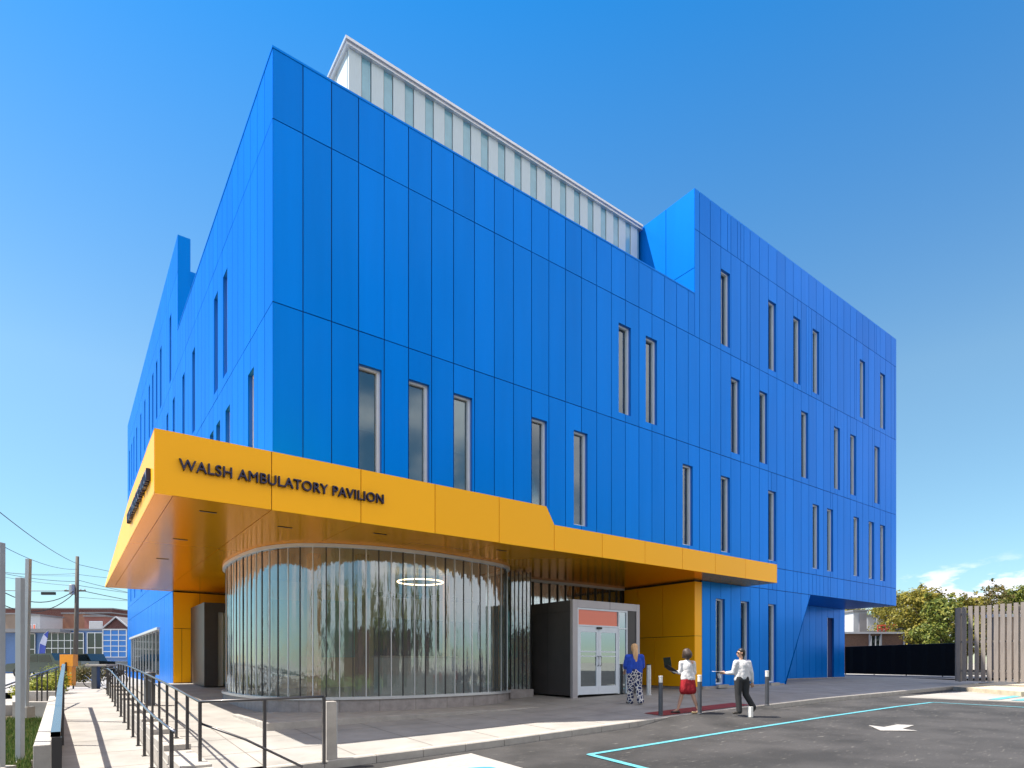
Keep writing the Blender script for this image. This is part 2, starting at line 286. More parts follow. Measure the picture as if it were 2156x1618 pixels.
# ------------------------------------------------------------------ object helpers
def tag(o, label=None, cat=None, group=None, kind=None):
    if label: o['label'] = label
    if cat: o['category'] = cat
    if group: o['group'] = group
    if kind: o['kind'] = kind
    return o
def empty(name, loc=(0, 0, 0), rz=0.):
    o = bpy.data.objects.new(name, None); o.location = loc; o.rotation_euler = (0, 0, rz); o.empty_display_size = .2; COL.objects.link(o); return o
def copy_tree(o, parent=None):
    c = o.copy(); COL.objects.link(c)
    if parent: c.parent = parent
    for ch in list(o.children): copy_tree(ch, c)
    return c
class MB:
    def __init__(s): s.v = []; s.f = []; s.m = []; s.r = []; s.mats = []
    def mi(s, m):
        if m not in s.mats: s.mats.append(m)
        return s.mats.index(m)
    def face(s, pts, m='alu', r=None):
        i = len(s.v); s.v += [tuple(p) for p in pts]; s.f.append(tuple(range(i, i + len(pts)))); s.m.append(s.mi(m)); s.r.append(random.random() if r is None else r)
    def box(s, p0, p1, m='alu', mtx=None):
        x0, y0, z0 = p0; x1, y1, z1 = p1
        c = [Vector(q) for q in ((x0, y0, z0), (x1, y0, z0), (x1, y1, z0), (x0, y1, z0), (x0, y0, z1), (x1, y0, z1), (x1, y1, z1), (x0, y1, z1))]
        if mtx: c = [mtx @ q for q in c]
        i = len(s.v); s.v += [tuple(q) for q in c]; r = random.random()
        for f in ((0, 3, 2, 1), (4, 5, 6, 7), (0, 1, 5, 4), (1, 2, 6, 5), (2, 3, 7, 6), (3, 0, 4, 7)):
            s.f.append(tuple(i + k for k in f)); s.m.append(s.mi(m)); s.r.append(r)
    def prism(s, poly, z0, z1, m='alu', top=True, fn=None):
        """poly list of (x,y); extrude z0..z1 (z may be callables)"""
        n = len(poly); i = len(s.v)
        zz0 = z0 if callable(z0) else (lambda x, y: z0); zz1 = z1 if callable(z1) else (lambda x, y: z1)
        s.v += [(x, y, zz0(x, y)) for x, y in poly] + [(x, y, zz1(x, y)) for x, y in poly]; mi = s.mi(m); r = random.random()
        for k in range(n):
            s.f.append((i + k, i + (k + 1) % n, i + n + (k + 1) % n, i + n + k)); s.m.append(mi); s.r.append(r)
        s.f.append(tuple(i + n + k for k in range(n))); s.m.append(mi); s.r.append(r)
        s.f.append(tuple(i + k for k in reversed(range(n)))); s.m.append(mi); s.r.append(r)
    def tube(s, pts, rad, m='alu', n=8, flat=1.0):
        pts = [Vector(p) for p in pts]; rs = rad if isinstance(rad, (list, tuple)) else [rad] * len(pts)
        i0 = len(s.v); mi = s.mi(m); r = random.random()
        up = None
        for k, p in enumerate(pts):
            d = (pts[min(k + 1, len(pts) - 1)] - pts[max(k - 1, 0)]).normalized()
            if up is None: up = Vector((0, 0, 1)) if abs(d.z) < .95 else Vector((1, 0, 0))
            a = d.cross(up).normalized(); b = d.cross(a).normalized(); up = -b if False else up
            for q in range(n):
                th = 2 * math.pi * (q + .5) / n
                s.v.append(tuple(p + a * math.cos(th) * rs[k] + b * math.sin(th) * rs[k] * flat))
        for k in range(len(pts) - 1):
            for q in range(n):
                s.f.append((i0 + k * n + q, i0 + k * n + (q + 1) % n, i0 + (k + 1) * n + (q + 1) % n, i0 + (k + 1) * n + q)); s.m.append(mi); s.r.append(r)
        s.f.append(tuple(i0 + q for q in reversed(range(n)))); s.m.append(mi); s.r.append(r)
        s.f.append(tuple(i0 + (len(pts) - 1) * n + q for q in range(n))); s.m.append(mi); s.r.append(r)
    def ball(s, c, rad, m='alu', n=12, k=8):
        c = Vector(c); rx, ry, rz = rad if isinstance(rad, (list, tuple)) else (rad,) * 3
        s.lathe([(math.sin(math.pi * j / k), -math.cos(math.pi * j / k)) for j in range(k + 1)], c, m, n, (rx, ry, rz))
    def lathe(s, prof, c, m='alu', n=16, sc=(1, 1, 1)):
        i0 = len(s.v); mi = s.mi(m); r = random.random(); c = Vector(c)
        for (rr, zz) in prof:
            for q in range(n):
                th = 2 * math.pi * q / n; s.v.append((c.x + rr * math.cos(th) * sc[0], c.y + rr * math.sin(th) * sc[1], c.z + zz * sc[2]))
        for j in range(len(prof) - 1):
            for q in range(n):
                s.f.append((i0 + j * n + q, i0 + j * n + (q + 1) % n, i0 + (j + 1) * n + (q + 1) % n, i0 + (j + 1) * n + q)); s.m.append(mi); s.r.append(r)
        s.f.append(tuple(i0 + q for q in reversed(range(n)))); s.m.append(mi); s.r.append(r)
        s.f.append(tuple(i0 + (len(prof) - 1) * n + q for q in range(n))); s.m.append(mi); s.r.append(r)
    def build(s, name, parent=None, smooth=False, loc=None, bevel=0):
        me = bpy.data.meshes.new(name); me.from_pydata(s.v, [], s.f)
        for m in s.mats: me.materials.append(M[m])
        me.polygons.foreach_set('material_index', s.m)
        at_ = me.attributes.new('rnd', 'FLOAT', 'FACE'); at_.data.foreach_set('value', s.r)
        if smooth: me.polygons.foreach_set('use_smooth', [True] * len(s.f))
        me.update()
        o = bpy.data.objects.new(name, me); COL.objects.link(o)
        if parent: o.parent = parent
        if loc is not None: o.location = loc
        if bevel:
            b = o.modifiers.new('bevel', 'BEVEL'); b.width = bevel; b.segments = 2; b.limit_method = 'ANGLE'
        return o

# ================================================================== THE SETTING
def grid_sheet(name, xs, ys, fn, m, off=0., mask=None, kind='structure', label=None, cat='ground'):
    mb = MB()
    for x0, x1 in zip(xs, xs[1:]):
        for y0, y1 in zip(ys, ys[1:]):
            if mask and not mask((x0 + x1) / 2, (y0 + y1) / 2): continue
            mb.face([(x0, y0, fn(x0, y0) + off), (x1, y0, fn(x1, y0) + off), (x1, y1, fn(x1, y1) + off), (x0, y1, fn(x0, y1) + off)], m)
    o = mb.build(name); tag(o, label, cat, kind=kind); return o
def frange(a, b, st):
    out = []; x = a
    while x < b - 1e-6: out.append(round(x, 4)); x += st
    return out + [b]
xb = sorted(set([-12, 0, 3, 7, 7.2, 8, 8.4, 9, 12, 13, 15, 16, 20, 28, 33, 40, 80]))
def farz(x, y):
    if y < KERB_Y: return -.95
    d = max(abs(x) - 45, 0, y - 35)
    return -.95
big = [-1500, -300, -100, -60, -30, -10, 0, 10, 30, 60, 100, 300, 1500]
grid_sheet('ground', big, big, lambda x, y: -1.15, 'earth', label='open ground running out to the horizon')
# pavement sheet in front of and around the building
pxs = sorted(set(frange(-2.42, 34, .8) + [x for x in xb if -2 < x < 34] + [-2.42]))
pys = sorted(set(frange(KERB_Y + .17, 16, 1.0) + [0, 15]))
grid_sheet('pavement', pxs, pys, G, 'concrete', label='concrete pavement in front of the building', cat='pavement')
rxs = sorted(set(frange(-14, 60, 1.0) + xb)); rys = sorted(set(frange(-60, -6, 3) + frange(-6, KERB_Y, .45) + [-6.0, -4.35]))
grid_sheet('road', [x for x in rxs if x <= 60], rys, ROAD, 'asphalt', label='dark asphalt parking lot', cat='road')
grid_sheet('parking_lot', frange(31, 75, 2), frange(KERB_Y, 12, 2), lambda x, y: pl(ZK, x) - .02 if y > KERB_Y + 1 else ROAD(x, KERB_Y), 'asphalt', off=-.03, label='asphalt at the far right of the lot', cat='road')
grid_sheet('yard', frange(30, 130, 10), frange(12, 120, 9), lambda x, y: .03, 'earth', off=-.05, label='open yard behind the fences')
grid_sheet('pavement', frange(33.9, 46, 2), frange(-2.5, 14, 1.5), lambda x, y: .13, 'concrete', off=0, label='pavement between the building and the black fence', cat='pavement')
# left side: ramp walk, plaza and street
grid_sheet('path', [-3.74, -3.3, -2.9, -2.42], frange(-14, 14, .7), lambda x, y: RAMP(y), 'concrete', label='concrete ramp between the handrails', cat='path')
grid_sheet('plaza', frange(-16, -2.42, 1.94), frange(14, 40, 2), lambda x, y: -.08, 'concrete', label='pale concrete plaza at the far end of the ramp', cat='pavement')
grid_sheet('plaza', [-2.42, -1, 0.02], frange(16, 40, 3), lambda x, y: -.06, 'concrete', label='concrete strip along the lit side of the building', cat='pavement')
grid_sheet('street', frange(-110, 10, 12), frange(40, 100, 10), lambda x, y: -.12, 'concrete', label='sunlit pale street across the plaza', cat='road')
_f = MB(); _f.box((-90, 14.2, -1.1), (-15.9, 40, -.16), 'concrete'); tag(_f.build('forecourt'), 'pale paved forecourt left of the plaza', 'pavement', kind='structure')
# paving joints (thin strips on the pavement)
jb = MB()
def strip(mb, p, q, wd, m, fn, off=.005, step=.5):
    p = Vector(p[:2]); q = Vector(q[:2]); d = q - p; L = d.length; n = max(1, int(L / step)); d.normalize(); a = Vector((-d.y, d.x)) * wd / 2
    for k in range(n):
        s0 = p + d * L * k / n; s1 = p + d * L * (k + 1) / n
        pts = [s0 - a, s1 - a, s1 + a, s0 + a]
        mb.face([(r.x, r.y, fn(r.x, r.y) + off) for r in pts], m, .5)
for x in frange(-1.2, 33, 1.5): strip(jb, (x, KERB_Y + .2), (x, 3.), .014, 'joint', G)
for y in (-2.8, -1.3, 0.1): strip(jb, (-2.4, y), (33, y), .014, 'joint', G)
for y in frange(-9, 13, 1.5): strip(jb, (-3.73, y), (-2.43, y), .014, 'joint', lambda x, y_: RAMP(y_))
o = jb.build('paving_joints'); tag(o, 'thin dark joints cut in the concrete paving', 'pavement', kind='structure')
# kerb with dropped crossing
kb = MB()
ks = sorted(set(frange(-1.2, 30.0, .9) + [7.2, 8.4, 12.0, 13.0]))
for x0, x1 in zip(ks, ks[1:]):
    g = .006
    a, b = x0 + g, x1 - g
    zr = lambda x: ROAD(x, KERB_Y) - .25
    P = lambda x, y, z_: (x, y, z_)
    y0, y1 = KERB_Y, KERB_Y + .17
    ch = .02
    top = lambda x: G(x, KERB_Y) + .006
    kb.face([P(a, y0, zr(a)), P(b, y0, zr(b)), P(b, y0, top(b) - ch), P(a, y0, top(a) - ch)], 'kerb')
    kb.face([P(a, y0, top(a) - ch), P(b, y0, top(b) - ch), P(b, y0 + ch, top(b)), P(a, y0 + ch, top(a))], 'kerb')
    kb.face([P(a, y0 + ch, top(a)), P(b, y0 + ch, top(b)), P(b, y1, top(b)), P(a, y1, top(a))], 'kerb')
    for x in (a, b): kb.face([P(x, y0, zr(x)), P(x, y0, top(x) - ch), P(x, y0 + ch, top(x)), P(x, y1, top(x)), P(x, y1, zr(x))], 'kerb')
# kerb sweeps round at its right end
cen = (30.0, KERB_Y + 5.0); rad = 5.0
arc = [(-90 + k * 7.5) for k in range(9)]
for a0, a1 in zip(arc, arc[1:]):
    q = []
    for a_ in (a0, a1):
        for r_ in (rad, rad - .17): q.append((cen[0] + r_ * math.cos(R(a_)), cen[1] + r_ * math.sin(R(a_))))
    kb.prism([q[0], q[2], q[3], q[1]], -.4, .0 + .012, 'kerb')
o = kb.build('kerb'); tag(o, 'pale concrete kerb between pavement and asphalt', 'kerb', kind='structure')

# painted markings (flat sheets on the asphalt)
def road_poly(name, pts, m, label, off=.012, fn=ROAD, cat='road marking'):
    ps = [hit(u, v, fn) for u, v in pts]
    mb = MB(); c = Vector((sum(p.x for p in ps) / len(ps), sum(p.y for p in ps) / len(ps)))
    n = len(ps)
    mb.face([(p.x, p.y, fn(p.x, p.y) + off) for p in ps], m)
    return tag(mb.build(name), label, cat, kind='structure')
mk = MB(); A0 = hit(1240, 1590, ROAD); A1 = hit(1962, 1480, ROAD); A2 = hit(2200, 1493, ROAD); A3 = hit(1420, 1636, ROAD)
strip(mk, A0, A1, .13, 'cyan', ROAD, .010, .4); strip(mk, A0, A3, .13, 'cyan', ROAD, .014, .4); strip(mk, A1, A2, .12, 'cyan', ROAD, .014, .4)
tag(mk.build('road_marking'), 'long cyan painted line bounding the parking bay', 'road marking', kind='structure')
am = MB()
arrow = [(650, 1308), (738, 1347), (1010, 1350), (900, 1334), (985, 1308), (860, 1303), (765, 1322)]
ap = [hit(1640 + x * .28924, 1150 + y * .28924, ROAD) for x, y in arrow]
am.face([(p.x, p.y, p.z + .012) for p in (ap[0], ap[1], ap[2], ap[3], ap[6])], 'white_paint'); am.face([(p.x, p.y, p.z + .012) for p in (ap[6], ap[3], ap[4], ap[5])], 'white_paint')
tag(am.build('arrow_marking'), 'white painted arrow on the dark asphalt', 'road marking', kind='structure')
wm = MB(); q0 = hit(797, 1622, ROAD); q1 = hit(992, 1589, ROAD); q2 = hit(1105, 1622, ROAD)
d1 = (q0 - q1).normalized(); d2 = (q2 - q1).normalized(); q0 = q1 + d1 * 4; q2 = q1 + d2 * 3
wm.face([(p.x, p.y, ROAD(p.x, p.y) + .02) for p in (q1, q0, q0 + d2 * 3, q2)], 'white_paint')
tag(wm.build('bay_marking'), 'white painted square of the accessible bay', 'road marking', kind='structure')
sm = MB(); c0 = hit(1022, 1633, ROAD)
for k in range(14):
    a0, a1 = R(20 + k * 16), R(20 + (k + 1) * 16)
    sm.face([(c0.x + r_ * math.cos(a), c0.y + r_ * math.sin(a), ROAD(c0.x, c0.y) + .032) for r_, a in ((.42, a0), (.56, a0), (.56, a1), (.42, a1))], 'blue_paint', .5)
tag(sm.build('symbol_marking'), 'blue curved symbol painted on the white bay square', 'road marking', kind='structure')
rm = MB()
strip(rm, (8.3, -3.72), (12.2, -3.72), .60, 'redmat', G, .012, .6)
tag(rm.build('tactile_strip'), 'dark red tactile strip at the dropped kerb', 'tactile strip', kind='structure')
AP = lambda x, y: pl([(10, -.33), (16, -.29), (28, -.155), (40, -.075), (60, -.05)], x)
pm = MB(); pq = [hit(u, v, AP) for u, v in ((1893, 1468), (2010, 1457), (2300, 1458), (2300, 1484))]
pm.prism([(p.x, p.y) for p in pq], lambda x, y: AP(x, y) - .4, AP, 'concrete'); tag(pm.build('concrete_apron'), 'sunlit pale concrete apron at the right of the lot', 'pavement', kind='structure')
pm = MB(); fz = lambda x, y: -.03
pq = [hit(u, v, fz) for u, v in ((2006, 1446), (2060, 1432), (2300, 1428), (2300, 1456), (2150, 1457))]
pm.prism([(p.x, p.y) for p in pq], -.6, fz, 'dirt'); tag(pm.build('dirt'), 'strip of dry earth below the slatted fence', 'dirt', kind='structure')
cm = MB(); fz2 = AP
for (u0, v0, u1, v1) in ((2090, 1474, 2160, 1464), (2140, 1476, 2200, 1468)):
    strip(cm, hit(u0, v0, fz2), hit(u1, v1, fz2), .3, 'cyan', fz2, .012, 1)
tag(cm.build('bay_stripes'), 'pale cyan stripes on the concrete apron at far right', 'road marking', kind='structure')

# ================================================================== THE BUILDING
B = empty('medical_building', (0, 0, 0))
tag(B, 'angular four storey medical building clad in bright blue metal panels with yellow canopy', 'building')
ZB, Z1, Z2, Z3, ZLP, ZR1, ZRP = 4.06, 5.0, 9.0, 13.06, 14.65, 17.03, 18.55
WB, DB, SX, TY = 32.57, 39.0, 15.0, 14.0
def sub_rects(r, holes):
    rs = [r]
    for (a0, a1, b0, b1) in holes:
        out = []
        for (x0, x1, y0, y1) in rs:
            if a1 <= x0 or a0 >= x1 or b1 <= y0 or b0 >= y1: out.append((x0, x1, y0, y1)); continue
            if a0 > x0: out.append((x0, a0, y0, y1))
            if a1 < x1: out.append((a1, x1, y0, y1))
            m0, m1 = max(x0, a0), min(x1, a1)
            if b0 > y0: out.append((m0, m1, y0, b0))
            if b1 < y1: out.append((m0, m1, b1, y1))
        rs = out
    return rs
def clip(poly, a, b, c):
    """keep a*x+b*y<=c"""
    out = []
    for i in range(len(poly)):
        p, q = poly[i], poly[(i + 1) % len(poly)]
        dp = a * p[0] + b * p[1] - c; dq = a * q[0] + b * q[1] - c
        if dp <= 0: out.append(p)
        if dp * dq < 0:
            t = dp / (dp - dq); out.append((p[0] + (q[0] - p[0]) * t, p[1] + (q[1] - p[1]) * t))
    return out
def panel_wall(name, org, da, nrm, cells, holes=(), m='blue', gapm='blue_gap', gap=.011, up=(0, 0, 1), clips=(), parent=None, reveal=None, rdepth=.27, tilt=.0012):
    """cells: list of (a0,a1,b0,b1). plane point = org + a*da + b*up + n*nrm"""
    org = Vector(org); da = Vector(da); nrm = Vector(nrm); upv = Vector(up)
    P = lambda a, b, n=0.: org + da * a + upv * b + nrm * n
    mb = MB(); eps = 1e-4
    for cidx, c in enumerate(cells):
        r = random.random(); tx = random.uniform(-tilt, tilt); tz = random.uniform(-tilt, tilt)
        ca, cb = (c[0] + c[1]) / 2, (c[2] + c[3]) / 2
        cc = (c[0] + gap, c[1] - gap, c[2] + gap, c[3] - gap)
        for (x0, x1, y0, y1) in sub_rects(cc, holes):
            poly = [(x0, y0), (x1, y0), (x1, y1), (x0, y1)]
            for cl_ in clips:
                poly = clip(poly, *cl_)
                if len(poly) < 3: break
            if len(poly) < 3: continue
            off = lambda a, b: (a - ca) * tx + (b - cb) * tz
            pts = [P(a, b, off(a, b)) for a, b in poly]; mb.face(pts, m, r)
            for i in range(len(poly)):
                p, q = poly[i], poly[(i + 1) % len(poly)]
                mb.face([P(*p, off(*p)), P(*p, -.03), P(*q, -.03), P(*q, off(*q))], m, r)
    # backing sheet
    A0, A1 = min(c[0] for c in cells), max(c[1] for c in cells)
    bs = sorted(set([c[2] for c in cells] + [c[3] for c in cells]))
    for b0, b1 in zip(bs, bs[1:]):
        row = [c for c in cells if c[2] <= b0 + eps and c[3] >= b1 - eps]
        if not row: continue
        for (x0, x1, y0, y1) in sub_rects((min(c[0] for c in row), max(c[1] for c in row), b0, b1), holes):
            poly = [(x0, y0), (x1, y0), (x1, y1), (x0, y1)]
            for cl_ in clips:
                poly = clip(poly, *cl_)
                if len(poly) < 3: break
            if len(poly) >= 3: mb.face([P(a, b, -.028) for a, b in poly], gapm, .5)
    if reveal:
        for (a0, a1, b0, b1) in holes:
            for (p, q) in (((a0, b0), (a0, b1)), ((a1, b1), (a1, b0)), ((a0, b1), (a1, b1)), ((a1, b0), (a0, b0))):
                mb.face([P(*p, -.031), P(*p, -rdepth), P(*q, -rdepth), P(*q, -.031)], reveal, .5)
    return mb.build(name, parent or B)

PITCH = WB / 49
# ---- window openings on the long facade, read off the photo
win_front = {}
F2 = [750, 852, 946, 1110, 1214, 1433, 1522, 1617, 1714, 1741, 1794, 1832, 1855]
F3 = [1306, 1360, 1542, 1599, 1683, 1756, 1792, 1842]
F4 = [1522, 1617, 1667, 1713, 1807, 1855]
F1 = [1502, 1562, 1617]
holesF = []
WW = PITCH - .06
def snap(s): return round(s / (PITCH / 2)) * (PITCH / 2)
for lst, b0, b1 in ((F2, 5.28, 8.22), (F3, 9.26, 12.22), (F4, 13.30, 16.20), (F1, .16, 3.45)):
    for u in lst:
        s0 = s_at(u, 0)
        if lst is not F4 or True:
            s1 = snap(s0); s0 = s1 if abs(s1 - s0) < .2 else s0
        if lst is F4: s0 = max(s0, SX + .1)
        holesF.append((round(s0 + .012, 4), round(s0 + .012 + WW - .02, 4), b0, b1))
# ---- openings on the left (sunlit) facade; a = distance from the corner
holesL = []
LT = []
for lst, b0, b1 in (([538, 487, 466, 447.5], 5.28, 8.22), ([478.5, 458.4, 412, 387.7, 367, 354], 9.26, 12.22), ([360.5, 341, 331, 322.4, 315.6, 306.4, 297, 289, 283, 278, 273.5], 13.30, 16.20)):
    prev = -1
    for u in lst:
        t1 = t_at(u, 0)
        if t1 + .8 > DB - .2 or t1 < .1: continue
        a0 = snap(t1)
        if a0 < prev + .62: a0 = prev + PITCH
        prev = a0
        holesL.append((a0 + .012, a0 + WW - .008, b0, b1))
extra = [(12.4, 5.28), (17.0, 5.28), (21, 5.28), (25, 5.28), (28.5, 5.28), (33, 5.28), (36, 5.28), (23, 9.26), (27, 9.26), (29, 9.26), (33.5, 9.26), (36.5, 9.26)]
for t, b in extra:
    a0 = snap(t); b1 = 8.22 if b < 6 else 12.22
    if not any(abs(h[0] - a0) < .9 and abs(h[2] - b) < .1 for h in holesL): holesL.append((a0 + .012, a0 + WW - .008, b, b1))

js = [i * PITCH for i in range(50)]
cells = []
for a0, a1 in zip(js, js[1:]):
    m_ = (a0 + a1) / 2
    rows = [(ZB, Z1), (Z1, Z2), (Z2, Z3)] + ([(Z3, ZLP)] if m_ < SX else [(Z3, ZR1), (ZR1, ZRP)])
    for b0, b1 in rows:
        if a0 < SX < a1: 
            if b0 == Z3: continue
        cells.append((a0, a1, b0, b1))
kk = [i for i in range(49) if js[i] < SX < js[i + 1]]
if kk:
    k0, k1 = js[kk[0]], js[kk[0] + 1]
    cells += [(k0, SX, Z3, ZLP), (SX, k1, Z3, ZR1), (SX, k1, ZR1, ZRP)]
# some panels on the right part are split into narrow boards, as on the photo
rs = random.Random(3); c2 = []
for c in cells:
    if c[0] > 15.5 and rs.random() < .22:
        q = c[0] + PITCH * rs.choice((.34, .5, .66)); c2 += [(c[0], q, c[2], c[3]), (q, c[1], c[2], c[3])]
    else: c2.append(c)
panel_wall('front_wall', (0, 0, 0), (1, 0, 0), (0, -1, 0), c2, [h for h in holesF if h[2] > 4], reveal='blue_reveal')
# ground storey of the long facade with its slanted end
g0 = 15.44; sl_t = s_at(1706.5, 0); sl_b = s_at(1651.6, 0); zgb = .02
cg = []; xx = g0
for j in js:
    if j > g0 + .1 and j < sl_t + 1: cg.append((xx, j, -.2, ZB)); xx = j
ang = (sl_t - sl_b) / (ZB - zgb)          # s <= sl_b + ang*(z-zgb)
panel_wall('ground_floor_wall', (0, 0, 0), (1, 0, 0), (0, -1, 0), cg, [h for h in holesF if h[2] < 4], reveal='blue_reveal', clips=[(1, -ang, sl_b - ang * zgb), (-1, 0, -g0)])
# recessed wall beyond the slanted edge, with its tall opening
RY = 2.7
rc = [(a, a + PITCH, 0., ZB) for a in [WB - PITCH * (k + 1) for k in range(18)]]
ra = s_at(1742, RY); dh = (ra, ra + .75, .05, 3.5)
panel_wall('recessed_wall', (0, RY, 0), (1, 0, 0), (0, -1, 0), rc, [dh], reveal='blue_reveal')
# slanted reveal + soffit over the recess
mb = MB()
mb.face([(sl_b, -.005, zgb - .2), (sl_b, RY, zgb - .2), (sl_t, RY, ZB), (sl_t, -.005, ZB)], 'blue')
mb.face([(sl_t - .5, .0, ZB - .002), (WB, .0, ZB - .002), (WB, RY + .3, ZB - .002), (sl_t - .5, RY + .3, ZB - .002)], 'blue', .3)
mb.build('overhang_soffit', B)
# left facade
nL = 58; PL = DB / nL; jl = [i * PL for i in range(nL + 1)]
cells = []
for a0, a1 in zip(jl, jl[1:]):
    m_ = (a0 + a1) / 2
    for b0, b1 in [(ZB, Z1), (Z1, Z2), (Z2, Z3)] + ([(Z3, ZLP)] if m_ < TY else [(Z3, ZR1), (ZR1, ZRP)]): cells.append((a0, a1, b0, b1))
    if a0 > 15.3: cells.append((a0, a1, -.2, ZB))
TY = min(jl, key=lambda j: abs(j - TY))
gw = [(20.1, 36.0, .35, 2.6)]
panel_wall('side_wall', (0, 0, 0), (0, 1, 0), (-1, 0, 0), cells, holesL + gw, reveal='blue_reveal')
mb = MB(); mb.box((.02, 20.1, .35), (.14, 36, 2.6), 'darkglass')
for q in frange(20.1, 36, 1.59): mb.box((-.006, q - .02, .35), (.018, q + .02, 2.6), 'alu')
mb.box((-.12, 20.0, 2.6), (.1, 36.1, 2.72), 'alu'); mb.build('shop_window', B)
# step walls, parapets, roofs, rear
c3 = [(k * PITCH, (k + 1) * PITCH, b0, b1) for k in range(21) for b0, b1 in ((Z3 - .3, ZR1), (ZR1, ZRP))]
c3 = [(k * 1.33, (k + 1) * 1.33, b0, b1) for k in range(11) for b0, b1 in ((Z3 - .3, 15.6), (15.6, ZRP))]
panel_wall('step_wall', (SX, 0, 0), (0, 1, 0), (-1, 0, 0), [c for c in c3 if c[1] < 15], m='blue')
mb = MB()
ft = lambda *a: mb.face(*a)
# parapet cappings and inner faces (front left block)
mb.box((.032, .032, Z3 - .5), (SX - .004, .45, ZLP - .03), 'blue'); mb.box((.032, .45, Z3 - .5), (.45, TY, ZLP - .03), 'blue'); mb.box((-.012, -.012, ZLP - .03), (SX - .004, .47, ZLP + .02), 'blue'); mb.box((-.012, .47, ZLP - .03), (.47, TY, ZLP + .02), 'blue')
mb.box((SX + .035, .032, Z3 + 3.5), (WB - .004, .45, ZRP + .012), 'blue'); mb.box((SX + .035, .45, Z3 + 3.5), (SX + .5, 14.9, ZRP + .012), 'blue')
mb.box((.032, TY + .032, Z3 + 3.5), (.47, DB - .01, ZRP + .012), 'blue'); mb.box((.47, TY + 1.9, Z3 - .5), (SX, TY + 2.35, ZRP - .25), 'blue')
mb.box((WB - .45, .45, Z3+3.5), (WB - .004, DB - .01, ZRP + .012), 'blue'); mb.box((.47, DB - .45, Z3+3.5), (WB - .45, DB - .01, ZRP + .012), 'blue')
mb.build('parapet', B)
mb = MB()
mb.face([(.1, .1, Z3), (SX, .1, Z3), (SX, TY + 2, Z3), (.1, TY + 2, Z3)], 'roofgrey')
mb.face([(SX, .1, Z3 + 4.2), (WB - .1, .1, Z3 + 4.2), (WB - .1, DB - .1, Z3 + 4.2), (SX, DB - .1, Z3 + 4.2)], 'roofgrey')
mb.face([(.1, TY + 2, Z3 + 4.2), (SX, TY + 2, Z3 + 4.2), (SX, DB - .1, Z3 + 4.2), (.1, DB - .1, Z3 + 4.2)], 'roofgrey')
mb.build('roof', B)
mb = MB()
mb.face([(WB, 0.02, ZB), (WB, DB, ZB), (WB, DB, ZRP), (WB, 0.02, ZRP)], 'blue'); mb.face([(WB, DB, -.2), (0, DB, -.2), (0, DB, ZRP), (WB, DB, ZRP)], 'blue')
mb.face([(WB, RY, -.1), (WB, DB, -.1), (WB, DB, ZB), (WB, RY, ZB)], 'blue')
mb.build('rear_wall', B)
# floor slabs inside stop light coming through
mb = MB()
for zz in (Z1 + .1, Z2 + .1): mb.box((.6, .6, zz - .15), (WB - .6, DB - .6, zz), 'room')
mb.box((.6, .6, ZB + .3), (.7, DB - .6, Z3 - .1), 'room'); mb.box((.7, .6, ZB + .3), (WB - .6, .7, Z3 - .1), 'room'); mb.box((SX + .8, .62, Z3), (WB - .6, .72, Z3 + 4), 'room'); mb.box((.62, TY + .8, Z3), (.72, DB - .6, Z3 + 4), 'room')  # dark sheets close behind the windows, room darkness put into their colour
mb.box((g0 + .1, .62, -.1), (sl_b - .1, .72, ZB), 'room')
mb.build('room_dark_backing', B)

# ---- windows: frame (part) > pane, blind (sub-parts)
def make_window(w_, h_, blind, nm='window', fr=.055):
    mb = MB(); d0, d1 = .11, .22          # y inward
    mb.box((0, d0, 0), (fr * .6, d1, h_), 'alu_light'); mb.box((w_ - fr * 1.5, d0, 0), (w_, d1, h_), 'alu_light')
    mb.box((fr * .6, d0, h_ - fr), (w_ - fr * 1.5, d1, h_), 'alu_light'); mb.box((fr * .6, d0, 0), (w_ - fr * 1.5, d1, fr), 'alu_light')
    # opaque edge behind frame so no light leaks
    fo = mb.build(nm, B)
    g = MB(); g.box((fr * .6, (.185), fr), (w_ - fr * 1.5, .195, h_ - fr), 'glass'); go = g.build('pane', fo)
    if blind > 0:
        b = MB(); b.box((fr * .6, .235, h_ * (1 - blind)), (w_ - fr * 1.5, .242, h_), 'blind'); b.box((fr * .6, .225, h_ * (1 - blind) - .03), (w_ - fr * 1.5, .25, h_ * (1 - blind)), 'alu'); b.build('blind', fo)
    return fo
protos = {}
def window(h_, side, blind):
    a0, a1, b0, b1 = h_; key = (round(a1 - a0, 2), round(b1 - b0, 2), blind)
    if key not in protos:
        o = make_window(a1 - a0, b1 - b0, blind); protos[key] = o
    else: o = copy_tree(protos[key], B)
    if side == 'F': o.location = (a0, .0, b0)
    else: o.location = (.0, a1, b0); o.rotation_euler = (0, 0, R(-90))
    return o
rw = random.Random(11)
for h_ in holesF: window(h_, 'F', rw.choice((.15, .3, .75, .5, 0)) if h_[2] > 1 else 0)
for h_ in holesL: window(h_, 'L', rw.choice((0, .3, .5)))
mb = MB(); mb.box((dh[0], RY + .1, .05), (dh[1], RY + .2, 3.5), 'blue_gap'); mb.box((dh[0], RY + .02, .05), (dh[0] + .07, RY + .1, 3.5), 'alu_light'); mb.build('side_door', B)
# plinth stones under the blue ground floor wall
mb = MB(); mb.box((g0, -.05, -.4), (sl_b - .1, .3, -.02 + .12), 'stone'); mb.build('plinth', B); mb = MB(); mb.box((sl_b - .1, RY - .02, -.3), (WB, RY + .2, .16), 'stone'); mb.build('plinth', B)
for h_ in holesF[-3:]:
    mb = MB(); mb.box((h_[0] - .05, -.16, .02), (h_[1] + .03, -.055, .15), 'conc2'); mb.build('window_sill', B)

